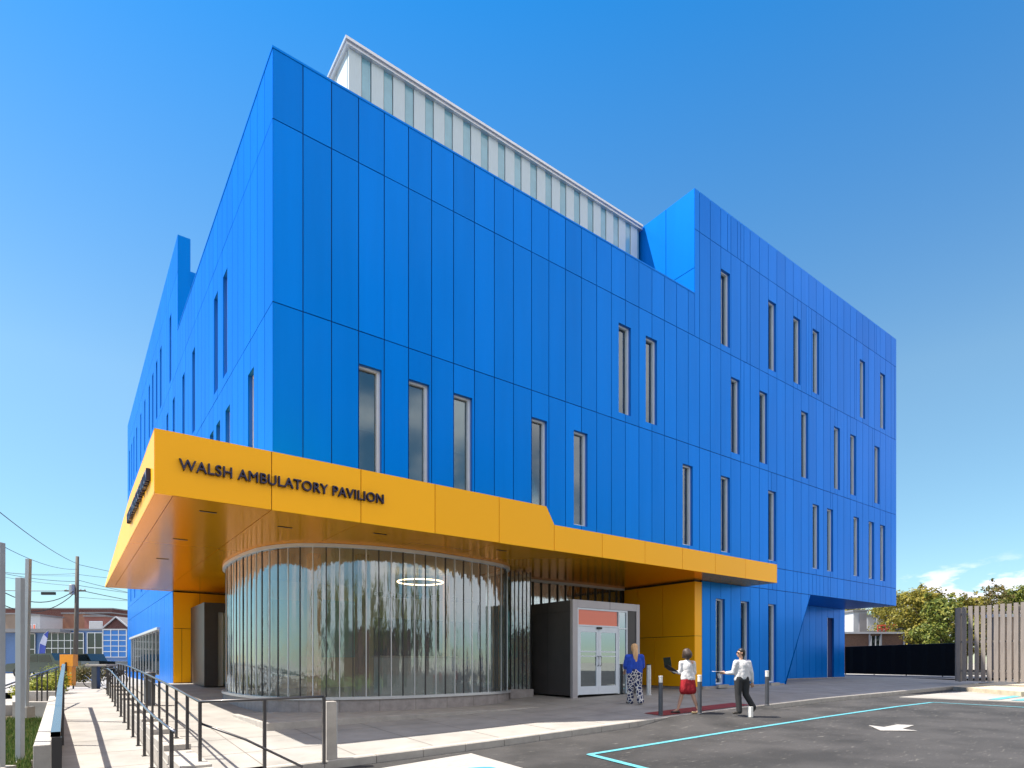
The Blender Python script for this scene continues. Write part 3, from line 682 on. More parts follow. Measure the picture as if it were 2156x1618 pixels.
# ---- canopy
CYF = -1.3; CXL = -2.4; ZS = 4.06; ZCT = 5.24
kx0, kx1 = s_at(1150, CYF), s_at(1167, CYF); CXR = s_at(1636, CYF); ZCR = z_at(1105, lam_y(1167, CYF))
TB = 15.7
fas = [s_at(u, CYF) for u in (572, 760, 916, 1051)]; fas2 = [s_at(u, CYF) for u in (1268, 1358, 1437, 1506, 1570)]
topz = lambda x: ZCT if x <= kx0 else (ZCT + (ZCR - ZCT) * (x - kx0) / (kx1 - kx0) if x < kx1 else ZCR)
canopy = empty('canopy', (0, 0, 0)); canopy.parent = B
fc = []
xs_ = [CXL] + fas + [kx1] + fas2 + [CXR]
slope = (ZCR - ZCT) / (kx1 - kx0)
panel_wall('fascia', (0, CYF, 0), (1, 0, 0), (0, -1, 0), [(a, b, ZS, ZCT if a < kx1 - .01 else ZCR) for a, b in zip(xs_, xs_[1:])], m='yellow', gapm='yel_gap', gap=.008,
           parent=canopy, clips=[(-slope, 1, ZCT - slope * kx0)] if False else [])
bpy.data.objects.remove(canopy.children[0], do_unlink=True) if canopy.children else None
cA = [(a, b, ZS, ZCT) for a, b in zip(xs_[:5], xs_[1:6])]
panel_wall('fascia', (0, CYF, 0), (1, 0, 0), (0, -1, 0), cA, m='yellow', gapm='yel_gap', gap=.008, parent=canopy, clips=[(-slope, 1, ZCT - slope * kx0)])
panel_wall('fascia', (0, CYF, 0), (1, 0, 0), (0, -1, 0), [(a, b, ZS, ZCR) for a, b in zip(xs_[5:], xs_[6:])], m='yellow', gapm='yel_gap', gap=.008, parent=canopy)
# side fascia with tapering top: clip below the line
tt = [(CYF, ZCT), (4.0, 5.15), (8, 4.80), (12, 4.45), (TB, 4.14)]
for (ta, za), (tb, zb) in zip(tt, tt[1:]):
    sl = (zb - za) / (tb - ta)
    panel_wall('fascia', (CXL, 0, 0), (0, 1, 0), (-1, 0, 0), [(ta, tb, ZS, max(za, zb))], m='yellow', gapm='yel_gap', gap=.006, parent=canopy, clips=[(-sl, 1, za - sl * ta)])
# top deck
mb = MB(); e = .01
def topside(t): return pl(tt, t) - .004
mb.face([(CXL, CYF, ZCT - e), (kx0, CYF, ZCT - e), (kx0, -.002, ZCT - e), (CXL, -.002, ZCT - e)], 'yellow'); mb.face([(kx0, CYF, ZCT - e), (kx1, CYF, ZCR - e), (kx1, -.002, ZCR - e), (kx0, -.002, ZCT - e)], 'yellow')
mb.face([(kx1, CYF, ZCR - e), (CXR, CYF, ZCR - e), (CXR, -.002, ZCR - e), (kx1, -.002, ZCR - e)], 'yellow'); mb.face([(CXR, CYF, ZS), (CXR, -.002, ZS), (CXR, -.002, ZCR), (CXR, CYF, ZCR)], 'yellow')
for (ta, za), (tb, zb) in zip([(0, topside(0))] + tt[1:], tt[1:]):
    mb.face([(CXL, ta, za - e), (-.002, ta, za - e), (-.002, tb, zb - e), (CXL, tb, zb - e)], 'yellow')
mb.face([(CXL, TB, ZS), (0, TB, ZS), (0, TB, 4.13), (CXL, TB, 4.13)], 'yellow')
mb.build('canopy_top', canopy)
# glossy soffit: panels run back from the fascia joints
so = []
sx_ = [CXL, CXL + .3] + [f for f in fas] + [kx1] + [SX]
for a, b in zip(sx_, sx_[1:]): so.append((a, b, CYF, 15.5))
so2 = [(SX, fas2[-1], CYF, -.004), (fas2[-1], CXR, CYF, -.004)]
panel_wall('soffit', (0, 0, ZS), (1, 0, 0), (0, 0, -1), so, m='soffit', gapm='yel_gap', gap=.006, up=(0, 1, 0), parent=canopy, tilt=.0004)
panel_wall('soffit', (0, 0, ZS), (1, 0, 0), (0, 0, -1), so2, m='soffit', gapm='yel_gap', gap=.006, up=(0, 1, 0), parent=canopy, tilt=.0004)
for (u, v) in ((438, 1078), (380, 1136), (342, 1177), (800, 1124), (1056, 1159), (600, 1110)):
    lam = (ZS - CZ) * F / (VH - v); p = at(u, lam); d = MB(); d.box((p.x - .16, p.y - .025, ZS - .012), (p.x + .16, p.y + .025, ZS + .02), 'black'); d.build('slot_light', canopy)

# ---- yellow walls: back wall on the left, pier and recess on the right
YB = 15.38
cy = [(0.0, s_at(421, YB), 2.45, ZS - .05), (s_at(421, YB), 5.6, 2.45, ZS - .05), (0., s_at(383, YB), .12, 2.45), (s_at(383, YB), 5.6, .12, 2.45)]
panel_wall('yellow_wall', (0, YB, 0), (1, 0, 0), (0, -1, 0), cy, m='yellow', gapm='yel_gap')
mb = MB(); mb.box((0, YB + .01, -.2), (5.6, YB + .25, .12), 'stone'); mb.build('plinth', B)
PD = 3.55; zj = z_at(1340, lam_x(1440, SX))
cz = [(0, .45, .1, ZS), ]
for a, b in ((0, 1.5), (1.5, 2.75), (2.75, PD)): cz.append((a, b, zj, ZS - .06))
for a, b in ((0, 1.9), (1.9, PD)): cz.append((a, b, .08, zj))
panel_wall('yellow_wall', (SX, 0, 0), (0, 1, 0), (-1, 0, 0), cz[1:], m='yellow', gapm='yel_gap')
panel_wall('yellow_pier', (0, 0, 0), (1, 0, 0), (0, -1, 0), [(SX, g0 + .0, .08, zj), (SX, g0, zj, ZS - .06), ], m='yellow', gapm='yel_gap', gap=.008)
mb = MB(); mb.box((SX + .02, .02, -.3), (g0, .3, .08), 'stone'); mb.build('plinth', B); mb = MB(); mb.box((SX + .02, .3, -.3), (SX + .3, PD, .08), 'stone'); mb.build('plinth', B); mb = MB(); mb.box((SX + .012, .012, ZS - .06), (SX + .3, PD, ZS), 'black'); mb.build('shadow_gap', B)

# ---- curved glass bay
bay = [(.95, 8.6), (.55, 7.6), (.36, 6.6), (.31, 5.6), (.33, 4.7), (.40, 3.8), (.55, 2.95), (.92, 2.15), (1.55, 1.58), (2.55, 1.14), (3.5, .98), (4.4, .95), (5.3, 1.04), (6.1, 1.18), (6.9, 1.34), (7.45, 1.58), (7.88, 2.0), (8.05, 2.6), (8.08, 3.5)]
def spline(pts, n):
    out = []
    P_ = [Vector(p) for p in pts]; P_ = [P_[0] * 2 - P_[1]] + P_ + [P_[-1] * 2 - P_[-2]]
    for i in range(1, len(P_) - 2):
        for k in range(n):
            t = k / n; a, b, c, d = P_[i - 1:i + 3]
            out.append(.5 * ((2 * b) + (c - a) * t + (2 * a - 5 * b + 4 * c - d) * t * t + (3 * b - a - 3 * c + d) * t ** 3))
    out.append(P_[-2]); return out
sp = spline(bay, 12)
def resample(pts, step):
    out = [pts[0]]; acc = 0
    for a, b in zip(pts, pts[1:]):
        L = (b - a).length; pos = 0
        while acc + (L - pos) >= step:
            pos += step - acc; out.append(a.lerp(b, pos / L)); acc = 0
        acc += L - pos
    return out
br_ = resample(sp, .335)
def offs(pts, d):
    out = []
    for i, p in enumerate(pts):
        t = (pts[min(i + 1, len(pts) - 1)] - pts[max(i - 1, 0)]).normalized(); out.append(p + Vector((t.y, -t.x)) * d)
    return out
# travelling front left -> right, outward = (t.y,-t.x)
bayE = empty('curved_glass_bay', (0, 0, 0)); bayE.parent = B
ZG0, ZG1 = .10, 3.97
mb = MB(); rb = random.Random(5)
for a, b in zip(br_, br_[1:]):
    t = (b - a).normalized(); nn = Vector((t.y, -t.x)); ja = rb.uniform(-.003, .003); jb_ = rb.uniform(-.003, .003)
    n3 = 3
    pts = []
    for k in range(n3 + 1):
        q = a.lerp(b, k / n3) + nn * (ja + (jb_ - ja) * k / n3 + .012 * math.sin(math.pi * k / n3)); pts.append(q)
    for p, q in zip(pts, pts[1:]): mb.face([(p.x, p.y, ZG0), (q.x, q.y, ZG0), (q.x, q.y, ZG1), (p.x, p.y, ZG1)], 'bayglass', .5)
mb.build('glass', bayE, smooth=False)
mb = MB()
for i, p in enumerate(br_):
    t = (br_[min(i + 1, len(br_) - 1)] - br_[max(i - 1, 0)]).normalized(); nn = Vector((t.y, -t.x))
    q = [p - t * .011 - nn * .03, p + t * .011 - nn * .03, p + t * .011 + nn * .018, p - t * .011 + nn * .018]
    mb.prism([(v_.x, v_.y) for v_ in q], ZG0, ZG1, 'bronze' if i % 2 else 'alu')
mb.build('mullions', bayE)
def ribbon(mb, pts, d0, d1, z0, z1, m):
    A = offs(pts, d0); C = offs(pts, d1)
    for i in range(len(pts) - 1):
        a, b, c, d = A[i], A[i + 1], C[i + 1], C[i]
        mb.face([(a.x, a.y, z1), (d.x, d.y, z1), (c.x, c.y, z1), (b.x, b.y, z1)], m, .5)
        mb.face([(a.x, a.y, z0), (b.x, b.y, z0), (c.x, c.y, z0), (d.x, d.y, z0)], m, .5)
        mb.face([(d.x, d.y, z0), (c.x, c.y, z0), (c.x, c.y, z1), (d.x, d.y, z1)], m, .5)
        mb.face([(a.x, a.y, z0), (a.x, a.y, z1), (b.x, b.y, z1), (b.x, b.y, z0)], m, .5)
spd = sp
mb = MB(); ribbon(mb, spd, -.05, .09, ZG1, ZS - .004, 'alu_light'); mb.build('head_rail', bayE, smooth=False)
mb = MB(); ribbon(mb, spd, -.05, .12, ZG0 - .07, ZG0, 'alu'); mb.build('sill_rail', bayE)
mb = MB(); ribbon(mb, spd, -.3, .07, -.6, ZG0 - .07, 'stone')
for p, q in zip(offs(br_, .072)[::3], offs(br_, .072)[1::3]):
    d = (q - p).normalized(); mb.prism([(p.x, p.y), (p.x + d.x * .012, p.y + d.y * .012), (p.x + d.x * .012 - d.y * -.002, p.y + d.y * .012), (p.x, p.y + .002)], -.55, ZG0 - .08, 'joint')
mb.build('plinth', bayE)
# interior seen through the bay
mb = MB(); mb.face([(.3, 1.2, .06), (14.9, 1.2, .06), (14.9, YB, .06), (.3, YB, .06)][0:4], 'intfloor')
mb = MB(); inner = offs(spd, -.3)
mb.face([(p.x, p.y, .04) for p in inner] + [(14.9, 3.7, .04), (14.9, 11, .04), (1.2, 11, .04)], 'intfloor')
mb.build('interior_floor', B)
mb = MB(); mb.face([(p.x, p.y, ZS - .05) for p in inner] + [(14.9, 3.7, ZS - .05), (14.9, 11, ZS - .05), (1.2, 11, ZS - .05)], 'intceil'); mb.build('interior_ceiling', B)
mb = MB(); mb.box((.95, 9.0, 0), (6.2, 9.15, ZS - .06), 'intwall'); mb.box((6.2, 10.2, 0), (14.9, 10.35, ZS - .06), 'intdark'); mb.box((6.2, 9.0, 0), (6.3, 10.2, ZS - .06), 'intwall'); mb.box((.9, 8.5, 0), (1.0, 9.15, ZS - .06), 'intwall')
mb.box((2.0, 8.95, .5), (3.4, 9.0, 3.3), 'aqua'); mb.box((4.2, 8.95, 1.2), (5.6, 9.0, 3.4), 'aqua'); mb.box((6.3, 10.1, 2.9), (12, 10.2, 3.8), 'intwall'); mb.build('interior_wall', B)
for (u, lam, wd, m_) in ((661, 16.75, .30, 'column'), (762, 16.9, .30, 'column2'), (560, 19.5, .16, 'column2'), (940, 21, .2, 'column')):
    p = at(u, lam); mb = MB(); mb.box((p.x - wd / 2, p.y - wd / 2, .04), (p.x + wd / 2, p.y + wd / 2, ZS - .05), m_); mb.build('column', B, bevel=.015)
mb = MB(); p = at(885, 19.0); mb.box((p.x - 1.3, p.y, .04), (p.x + 1.3, p.y + .6, 1.15), 'whitewall'); mb.box((p.x - 1.35, p.y - .05, 1.15), (p.x + 1.35, p.y + .65, 1.2), 'conc2'); tag(mb.build('reception_desk'), 'pale reception desk behind the curved glass', 'desk')
def torus(c, Rr, r_, m, n=36, k=6):
    mb = MB(); mb.tube([(c[0] + Rr * math.cos(2 * math.pi * i / n), c[1] + Rr * math.sin(2 * math.pi * i / n), c[2]) for i in range(n + 1)], r_, m, k); return mb
p = at(885, 20.0, 1226); rl = torus((p.x, p.y, p.z), .75, .022, 'ringlight')
for k in range(3): a = k * 2.1; rl.tube([(p.x + .75 * math.cos(a), p.y + .75 * math.sin(a), p.z), (p.x + .75 * math.cos(a), p.y + .75 * math.sin(a), ZS - .05)], .006, 'black', 4)
tag(rl.build('ring_lamp'), 'glowing ring lamp hanging behind the curved glass', 'lamp')
# ---- straight glazed wall at the back of the entrance recess
gx0 = 8.08
gw_ = empty('glazed_wall', (0, 0, 0)); gw_.parent = B
mb = MB(); mb.box((gx0, PD - .01, .12), (SX - .02, PD, ZG1), 'bayglass'); mb.build('glass', gw_)
mb = MB()
for x in frange(gx0 + .1, SX - .1, .4): mb.box((x - .014, PD - .06, .12), (x + .014, PD + .03, ZG1), 'bronze')
mb.box((SX - .15, PD - .08, 0), (SX - .02, PD + .04, ZG1), 'black'); mb.build('mullions', gw_)
mb = MB(); mb.box((gx0, PD - .1, ZG1), (SX - .02, PD + .05, ZS - .004), 'alu_light'); mb.build('head_rail', gw_)
mb = MB(); mb.box((gx0 + .05, PD - .25, -.4), (8.96, PD + .05, .12), 'stone'); mb.build('plinth', gw_)

mb = MB(); pa_ = Vector((7.98, 1.95)); pb_ = Vector((8.62, 1.72))
mb.face([(pa_.x, pa_.y, .12), (pb_.x, pb_.y, .12), (pb_.x, pb_.y, ZG1), (pa_.x, pa_.y, ZG1)], 'bayglass'); mb.face([(pb_.x, pb_.y, .12), (8.66, PD, .12), (8.66, PD, ZG1), (pb_.x, pb_.y, ZG1)], 'bayglass'); mb.build('glass', gw_)
for i in range(6):
    q = pa_.lerp(pb_, i / 5); mb = MB(); mb.box((q.x - .012, q.y - .03, .12), (q.x + .012, q.y + .03, ZG1), 'bronze'); mb.build('mullion', gw_)
mb = MB(); mb.prism([(7.9, 1.85), (8.66, 1.6), (8.72, 3.5), (7.9, 3.5)], -.4, .12, 'stone'); mb.build('plinth', gw_)
# ---- entrance vestibule
VX0, VX1 = s_at(1206, 0), s_at(1347, 0); VZ0, VZ1 = -.04, 2.96
ve = empty('entrance_vestibule', (0, 0, 0)); ve.parent = B
mb = MB(); mb.box((VX0, .12, VZ0), (VX0 + .1, PD - .03, VZ1 - .02), 'bronze')
for y in (1.2, 2.3): mb.box((VX0 - .004, y, VZ0), (VX0, y + .012, VZ1 - .04), 'black')
mb.box((VX0 - .012, .1, VZ1 - .38), (VX0, PD - .03, VZ1 - .37), 'black'); mb.build('side_panel', ve); mb = MB(); mb.box((VX1 - .1, .12, VZ0), (VX1, PD - .03, VZ1 - .02), 'bronze'); mb.build('side_panel', ve)
mb = MB(); mb.box((VX0 + .1, .12, VZ1 - .1), (VX1 - .1, PD - .03, VZ1 - .02), 'bronze'); mb.build('roof_panel', ve)
xd0 = s_at(1217.5, 0); xd1 = s_at(1303, 0); xs1 = s_at(1321, 0)
zh = z_at(1283, lam_y(1217.5, 0)); ztr = z_at(1317, lam_y(1217.5, 0)); 
mb = MB()
mb.box((VX0, 0, VZ0 - .1), (xd0 - .02, .12, VZ1), 'greypanel'); mb.box((VX1 - .16, 0, VZ0 - .1), (VX1, .12, VZ1), 'greypanel')
xm = (VX0 + VX1) / 2 + .1
mb.box((xd0 - .02, 0, zh + .06), (xm - .006, .12, VZ1), 'greypanel'); mb.box((xm + .006, 0, zh + .06), (VX1 - .16, .12, VZ1), 'greypanel')
mb.build('portal_frame', ve, bevel=.006)
mb = MB(); mb.box((xs1 + .03, .03, VZ0 - .1), (VX1 - .16, .1, zh + .06), 'bronze'); mb.box((xd0 - .02, .13, VZ0), (VX1 - .16, .16, VZ0 + .02), 'black'); mb.build('dark_panel', ve)
mb = MB(); fw = .05
mb.box((xd0 - .02, .02, zh), (xs1 + .03, .1, zh + .06), 'alu_light'); mb.box((xd0 - .02, .02, VZ0), (xd0 + .03, .1, zh), 'alu_light'); mb.box((xd1, .02, VZ0), (xd1 + .05, .1, zh), 'alu_light'); mb.box((xs1 - .02, .02, VZ0), (xs1 + .03, .1, zh), 'alu_light')
mb.box((xd0 + .03, .02, ztr - .02), (xd1, .1, ztr + .03), 'alu_light'); mb.box((xd1 + .05, .02, ztr - .06), (xs1 - .02, .1, ztr - .02), 'alu_light'); mb.build('door_frame', ve)
mb = MB(); mb.box((xd0 + .03, .05, ztr + .03), (xd1 - .04, .08, zh), 'redtrim'); mb.build('transom_panel', ve)
mb = MB(); mb.box((xd1 + .05, .055, VZ0), (xs1 - .02, .065, ztr - .06), 'doorglass'); mb.box((xd1 + .05, .055, ztr - .02), (xs1 - .02, .065, zh), 'doorglass'); mb.build('sidelight_glass', ve)
mb = MB(); mb.box((xd0 + .1, .4, VZ0), (VX1 - .2, .45, zh), 'intdark'); mb.build('inner_doors', ve)
xmid = (xd0 + .03 + xd1) / 2
for k, (a, b) in enumerate(((xd0 + .034, xmid - .004), (xmid + .004, xd1 - .004))):
    z0, z1 = VZ0 + .02, ztr - .025; mb = MB(); st = .1
    mb.box((a, .03, z0), (a + st, .08, z1), 'alu_light'); mb.box((b - st, .03, z0), (b, .08, z1), 'alu_light'); mb.box((a + st, .03, z0), (b - st, .08, z0 + .26), 'alu_light'); mb.box((a + st, .03, z1 - .17), (b - st, .08, z1), 'alu_light')
    mb.box((a + st, .035, z0 + 1.34), (b - st, .075, z0 + 1.38), 'alu_light'); mb.box((a + st, .035, z0 + 1.2), (b - st, .075, z0 + 1.23), 'alu_light')
    d = mb.build('door', B)
    g = MB(); g.box((a + st, .05, z0 + .26), (b - st, .06, z1 - .17), 'doorglass'); g.build('pane', d)
    hx = b - .05 if k == 0 else a + .05
    h_ = MB(); h_.tube([(hx, .03, z0 + .9), (hx, -.03, z0 + .92), (hx, -.03, z0 + 1.2), (hx, .03, z0 + 1.22)], .012, 'black'); h_.build('handle', d)
mb = MB(); mb.box((xmid - .1, -.02, ztr - .09), (xmid + .1, .03, ztr - .03), 'black'); mb.build('door_closer', ve)
# left bronze vestibule against the back wall
xa = s_at(430, 12.2); mb = MB(); mb.box((xa, 12.2, .05), (xa + .5, YB - .03, 3.35), 'bronze'); mb.box((xa + .5, 12.2, 3.0), (6.5, YB - .03, 3.35), 'bronze')
mb.box((xa + .5, 12.45, .05), (xa + .72, 12.5, 3.), 'alu_light'); mb.box((xa + 1.2, 12.3, .05), (xa + 1.9, 13, 3.), 'bronze'); mb.box((xa + .72, 12.45, .05), (xa + 1.2, 12.5, 3.0), 'doorglass'); mb.build('side_entrance', B)
# curved ledge at the foot of the bay
lg = MB(); lp = [(-.36, 2.3), (-.3, .6), (-.28, -.6), (8.2, -.42), (8.2, 1.6), (1.2, 2.2)]
lg.prism(lp, -.8, -.285, 'conc2'); tag(lg.build('ledge', bevel=.01), 'low stone ledge wrapped around the foot of the curved glass', 'ledge')

# ---- rooftop clerestory
PT = 2.61; px0 = s_at(733, PT); lamP = lam_y(733, PT); ZPT = z_at(92, lamP)
pe = empty('rooftop_clerestory', (0, 0, 0)); pe.parent = B
mb = MB(); x = px0; k = 0; ppts = [698, 733]
wd = (SX - .1 - px0) / 35.5
mb2 = MB()
while x < SX - .15:
    w1 = wd * (1.15 if k % 2 == 0 else .85); x1 = min(x + w1, SX - .1)
    if k % 2: mb.box((x + .015, PT, Z3), (x1 - .015, PT + .05, ZPT - .15), 'clerA')
    else: mb2.box((x + .008, PT - .03, Z3), (x1 - .008, PT + .06, ZPT - .15), 'clerB')
    x = x1; k += 1
M['clerA'] = mat("translucent_glazing", (.20, .40, .48), .22, var=.12, vscale=1.5, coat=.6)
M['clerB'] = mat("white_cladding_strip", (.52, .60, .63), .5, var=.05, stretch=(8, 8, .6))
mb.build('glazing', pe); 
for k in range(8): mb2.box((px0, PT + .1 + k * .8, Z3), (px0 + .05, PT + .86 + k * .8, ZPT - .15), 'clerB')
mb2.box((px0 + .06, PT + .08, Z3), (SX - .1, PT + 6.4, ZPT - .16), 'room'); mb2.build('cladding', pe)
mb = MB(); mb.box((px0 - .10, PT - .13, ZPT - .15), (SX - .04, PT + 6.8, ZPT - .06), 'alu'); mb.box((px0 - .14, PT - .18, ZPT - .06), (SX - .04, PT + 6.8, ZPT + .02), 'alu')
xr = s_at(835, PT + 1.2); mb.box((xr, PT + 1.2, ZPT + .03), (SX - .04, PT + 6.0, ZPT + .62), 'roofgrey'); mb.build('flat_roof', pe)

# ---- sign lettering (a sign of its own, letter by letter)
def letters(text, height, width, loc, rot, label, name='sign'):
    cu = bpy.data.curves.new('t', 'FONT'); cu.body = text; cu.extrude = .025; cu.offset = 0.0; cu.bevel_depth = .016; cu.bevel_resolution = 0; cu.size = 1.0; cu.space_character = 1.05
    ob = bpy.data.objects.new('t', cu); COL.objects.link(ob); bpy.context.view_layer.update()
    me = bpy.data.meshes.new_from_object(ob.evaluated_get(bpy.context.evaluated_depsgraph_get()))
    bpy.data.objects.remove(ob, do_unlink=True)
    xs = [v_.co.x for v_ in me.vertices]; ys = [v_.co.y for v_ in me.vertices]; x0, x1, y0, y1 = min(xs), max(xs), min(ys), max(ys)
    sx, sy = width / (x1 - x0), height / (y1 - y0)
    bm = bmesh.new(); bm.from_mesh(me); bm.verts.ensure_lookup_table()
    seen = set(); isl = []
    for v_ in bm.verts:
        if v_.index in seen: continue
        st = [v_]; comp = []; seen.add(v_.index)
        while st:
            q = st.pop(); comp.append(q.index)
            for e_ in q.link_edges:
                o_ = e_.other_vert(q)
                if o_.index not in seen: seen.add(o_.index); st.append(o_)
        isl.append(comp)
    # merge islands overlapping in x (front/back shells of one letter)
    rng = [[min(bm.verts[i].co.x for i in c), max(bm.verts[i].co.x for i in c), set(c)] for c in isl]; rng.sort(key=lambda r: r[0]); mg = []
    for r in rng:
        if mg and (min(mg[-1][1], r[1]) - max(mg[-1][0], r[0])) > .6 * min(mg[-1][1] - mg[-1][0], r[1] - r[0]): mg[-1][1] = max(mg[-1][1], r[1]); mg[-1][2] |= r[2]
        else: mg.append(r)
    root = empty(name, loc); root.rotation_euler = rot; tag(root, label, 'sign')
    for r in mg:
        ids = sorted(r[2]); mp_ = {i: k for k, i in enumerate(ids)}
        vs = [((bm.verts[i].co.x - x0) * sx, (bm.verts[i].co.y - y0) * sy, bm.verts[i].co.z + .03) for i in ids]
        fs = [[mp_[v_.index] for v_ in f.verts] for f in bm.faces if f.verts[0].index in r[2]]
        lm = bpy.data.meshes.new('letter'); lm.from_pydata(vs, [], fs); lm.materials.append(M['letters']); lo = bpy.data.objects.new('letter', lm); COL.objects.link(lo); lo.parent = root
    bm.free(); return root
xa, xb_ = s_at(376, CYF), s_at(806, CYF); la = lam_y(376, CYF)
zt, zb_ = z_at(966, la), z_at(989, la)
lb = lam_y(806, CYF); 
letters("WALSH AMBULATORY PAVILION", (z_at(966.5, la) - z_at(990.5, la)), xb_ - xa, (xa, CYF - .005, z_at(990.5, la)), (R(90), 0, 0), 'navy raised lettering reading WALSH AMBULATORY PAVILION on the front yellow fascia', 'building_sign')
yn, yf = t_at(317, CXL), t_at(274, CXL)
letters("WALSH AMBULATORY PAVILION", .24, yf - yn, (CXL - .005, yf, 4.42), (R(90), 0, R(-90)), 'dark lettering on the sunlit left side fascia of the canopy', 'building_sign')
# front face of the raised block at the far left (a thin upstand, then the set back wall)
panel_wall('step_wall', (0, TY, 0), (1, 0, 0), (0, -1, 0), [(0, .47, Z3 - .3, ZRP)], m='blue')
panel_wall('step_wall', (0, TY + 1.9, 0), (1, 0, 0), (0, -1, 0), [(.47 + k * 1.4, .47 + (k + 1) * 1.4, Z3 - .3, ZRP - .25) for k in range(10)], m='blue')
panel_wall('step_wall', (.47, 0, 0), (0, 1, 0), (1, 0, 0), [(TY, TY + 1.9, Z3 - .3, ZRP)], m='blue')

# ================================================================== STREET FURNITURE NEAR THE BUILDING
def bollard(u, v, label, dark=True, h=1.0, fn=G, r=.055, lam=None):
    p = hit(u, v, fn) if lam is None else at(u, lam, v)
    b = empty('bollard', (p.x, p.y, p.z)); tag(b, label, 'bollard', 'bollards at the entrance')
    mb = MB(); mb.lathe([(r * 1.25, 0), (r * 1.25, .02), (r, .03), (r, h * .83)], (0, 0, 0), 'bollard' if dark else 'alu', 18); mb.build('post', b, smooth=False)
    mb = MB(); mb.lathe([(r * .92, h * .83), (r * .92, h - .03)], (0, 0, 0), 'bolltop' if dark else 'alu', 18); mb.lathe([(r * 1.0, h - .03), (r * 1.0, h - .005), (r * .9, h)], (0, 0, 0), 'bolltop' if dark else 'black', 18); mb.build('cap', b)
    return b
bollard(1391, 1507, 'dark grey bollard with pale top, leftmost of the row beside the red strip')
bollard(1473, 1504, 'dark grey bollard directly behind the woman in the red skirt')
bollard(1615, 1486, 'dark grey bollard right of the woman in the white jacket, before the blue wall')
bollard(1366, 1464, 'pale silver bollard with black cap beside the woman in the blue top', dark=False, h=1.02, r=.075)
st = hit(1580, 1511, ROAD); mb = MB(); mb.box((-.05, -.05, 0), (.05, .05, .27), 'bolltop'); o = mb.build('stub_post', loc=st, bevel=.01); tag(o, 'short stubby pale post standing at the edge of the asphalt', 'post')
# concrete gate post by the kerb
p = hit(699, 1600); mb = MB(); mb.box((-.10, -.08, 0), (.07, .08, .96), 'conc2'); mb.box((.07, -.05, .0), (.095, .05, .93), 'steelpost')
o = mb.build('concrete_post', loc=(p.x, p.y + .05, p.z), bevel=.012); tag(o, 'square pale concrete post at the kerb next to the railing end', 'post')

# ---- railings
def rail_run(name, label, pts, posts, cap=('railblk', .022), post_w=.045, fn=None, mid=None, hgt=1.07, group=None):
    """pts: polyline of top rail (3D); posts: list of (x,y,ztop,zbottom)"""
    r = empty(name, (0, 0, 0)); tag(r, label, 'railing', group)
    mb = MB(); mb.tube(pts, cap[1], cap[0], 10); mb.build('handrail', r, smooth=True)
    for (x, y, z1, z0) in posts:
        m = MB(); w2 = post_w / 2; m.box((-w2, -w2, 0), (w2, w2, z1 - z0), 'railblk'); m.box((-w2 * 1.8, -w2 * 1.8, 0), (w2 * 1.8, w2 * 1.8, .012), 'railblk'); m.build('post', r, loc=(x, y, z0))
    if mid:
        m = MB(); m.tube(mid, cap[1] * .8, 'railblk', 8); m.build('lower_rail', r, smooth=True)
    return r
# upper railing: along the edge of the entrance pavement then round beside the kerb
X1 = -2.10
WALLTOP = lambda y: G(X1, y) + .16
t_ = lambda u, x=X1: t_at(u, x)
ycorner = t_(421)
def zr1(y): return pl([(-6, 1 - .607), (-4.5, 1 - .60), (-2, 1 - .49), (.3, 1 - .39), (9, 1 - .10), (20, 1.02)], y)
pl1 = [(X1, y, zr1(y)) for y in (14, 10, 7, 4, 2, 0, -2, ycorner + .05)]
cpt = Vector((X1, ycorner, zr1(ycorner)))
P557 = at(557, 9.0, 1472); P680 = at(682, 9.55, 1467)
P557.z = z_at(1473, 9.0)
posts = []
y = ycorner + 1.15
while y < 13: posts.append((X1, y, zr1(y) - .01, WALLTOP(y))); y += 1.22
posts += [(cpt.x, cpt.y, cpt.z, G(cpt.x, cpt.y) - .0), (P557.x, P557.y, P557.z, G(P557.x, P557.y)), (P680.x, P680.y, P680.z, G(P680.x, P680.y))]
midp = [(X1 + .03, y, zr1(y) - dz) for y, dz in ((5, .12), (1.0, .16), (-1.5, .24), (ycorner, .33))]
midp += [(X1 + .03 + .5, ycorner - .45, zr1(ycorner) - .55), (X1 + 1.2, ycorner - .95, zr1(ycorner) - .95)]
rail_run('railing', 'dark metal railing turning the corner in front of the curved glass', pl1 + [cpt, P557, P680], posts, mid=midp)
mb = MB()
for k, y in enumerate(frange(-6.2, 12, 1.8)[:-1]):
    zt = G(X1, y + .9) + .15; mb.box((-2.40, y + .004, RAMP(y) - .4), (-2.0, y + 1.796, zt), 'conc2')
tag(mb.build('kerb_wall', bevel=.008), 'low stepped concrete kerb wall carrying the dark railing posts', 'wall')
# ramp-side railing
X2 = -2.50
def zr2(y): return RAMP(y) + .92
ys2 = frange(-11, 12, 1.15)
posts = [(X2, y, zr2(y), RAMP(y)) for y in frange(-4.3, 12, 1.2)]
rail_run('railing', 'dark metal handrail with close posts on the right edge of the ramp', [(X2, y, zr2(y)) for y in frange(-4.6, 12, 1.2)], posts, cap=('rail_steel', .02), post_w=.05)
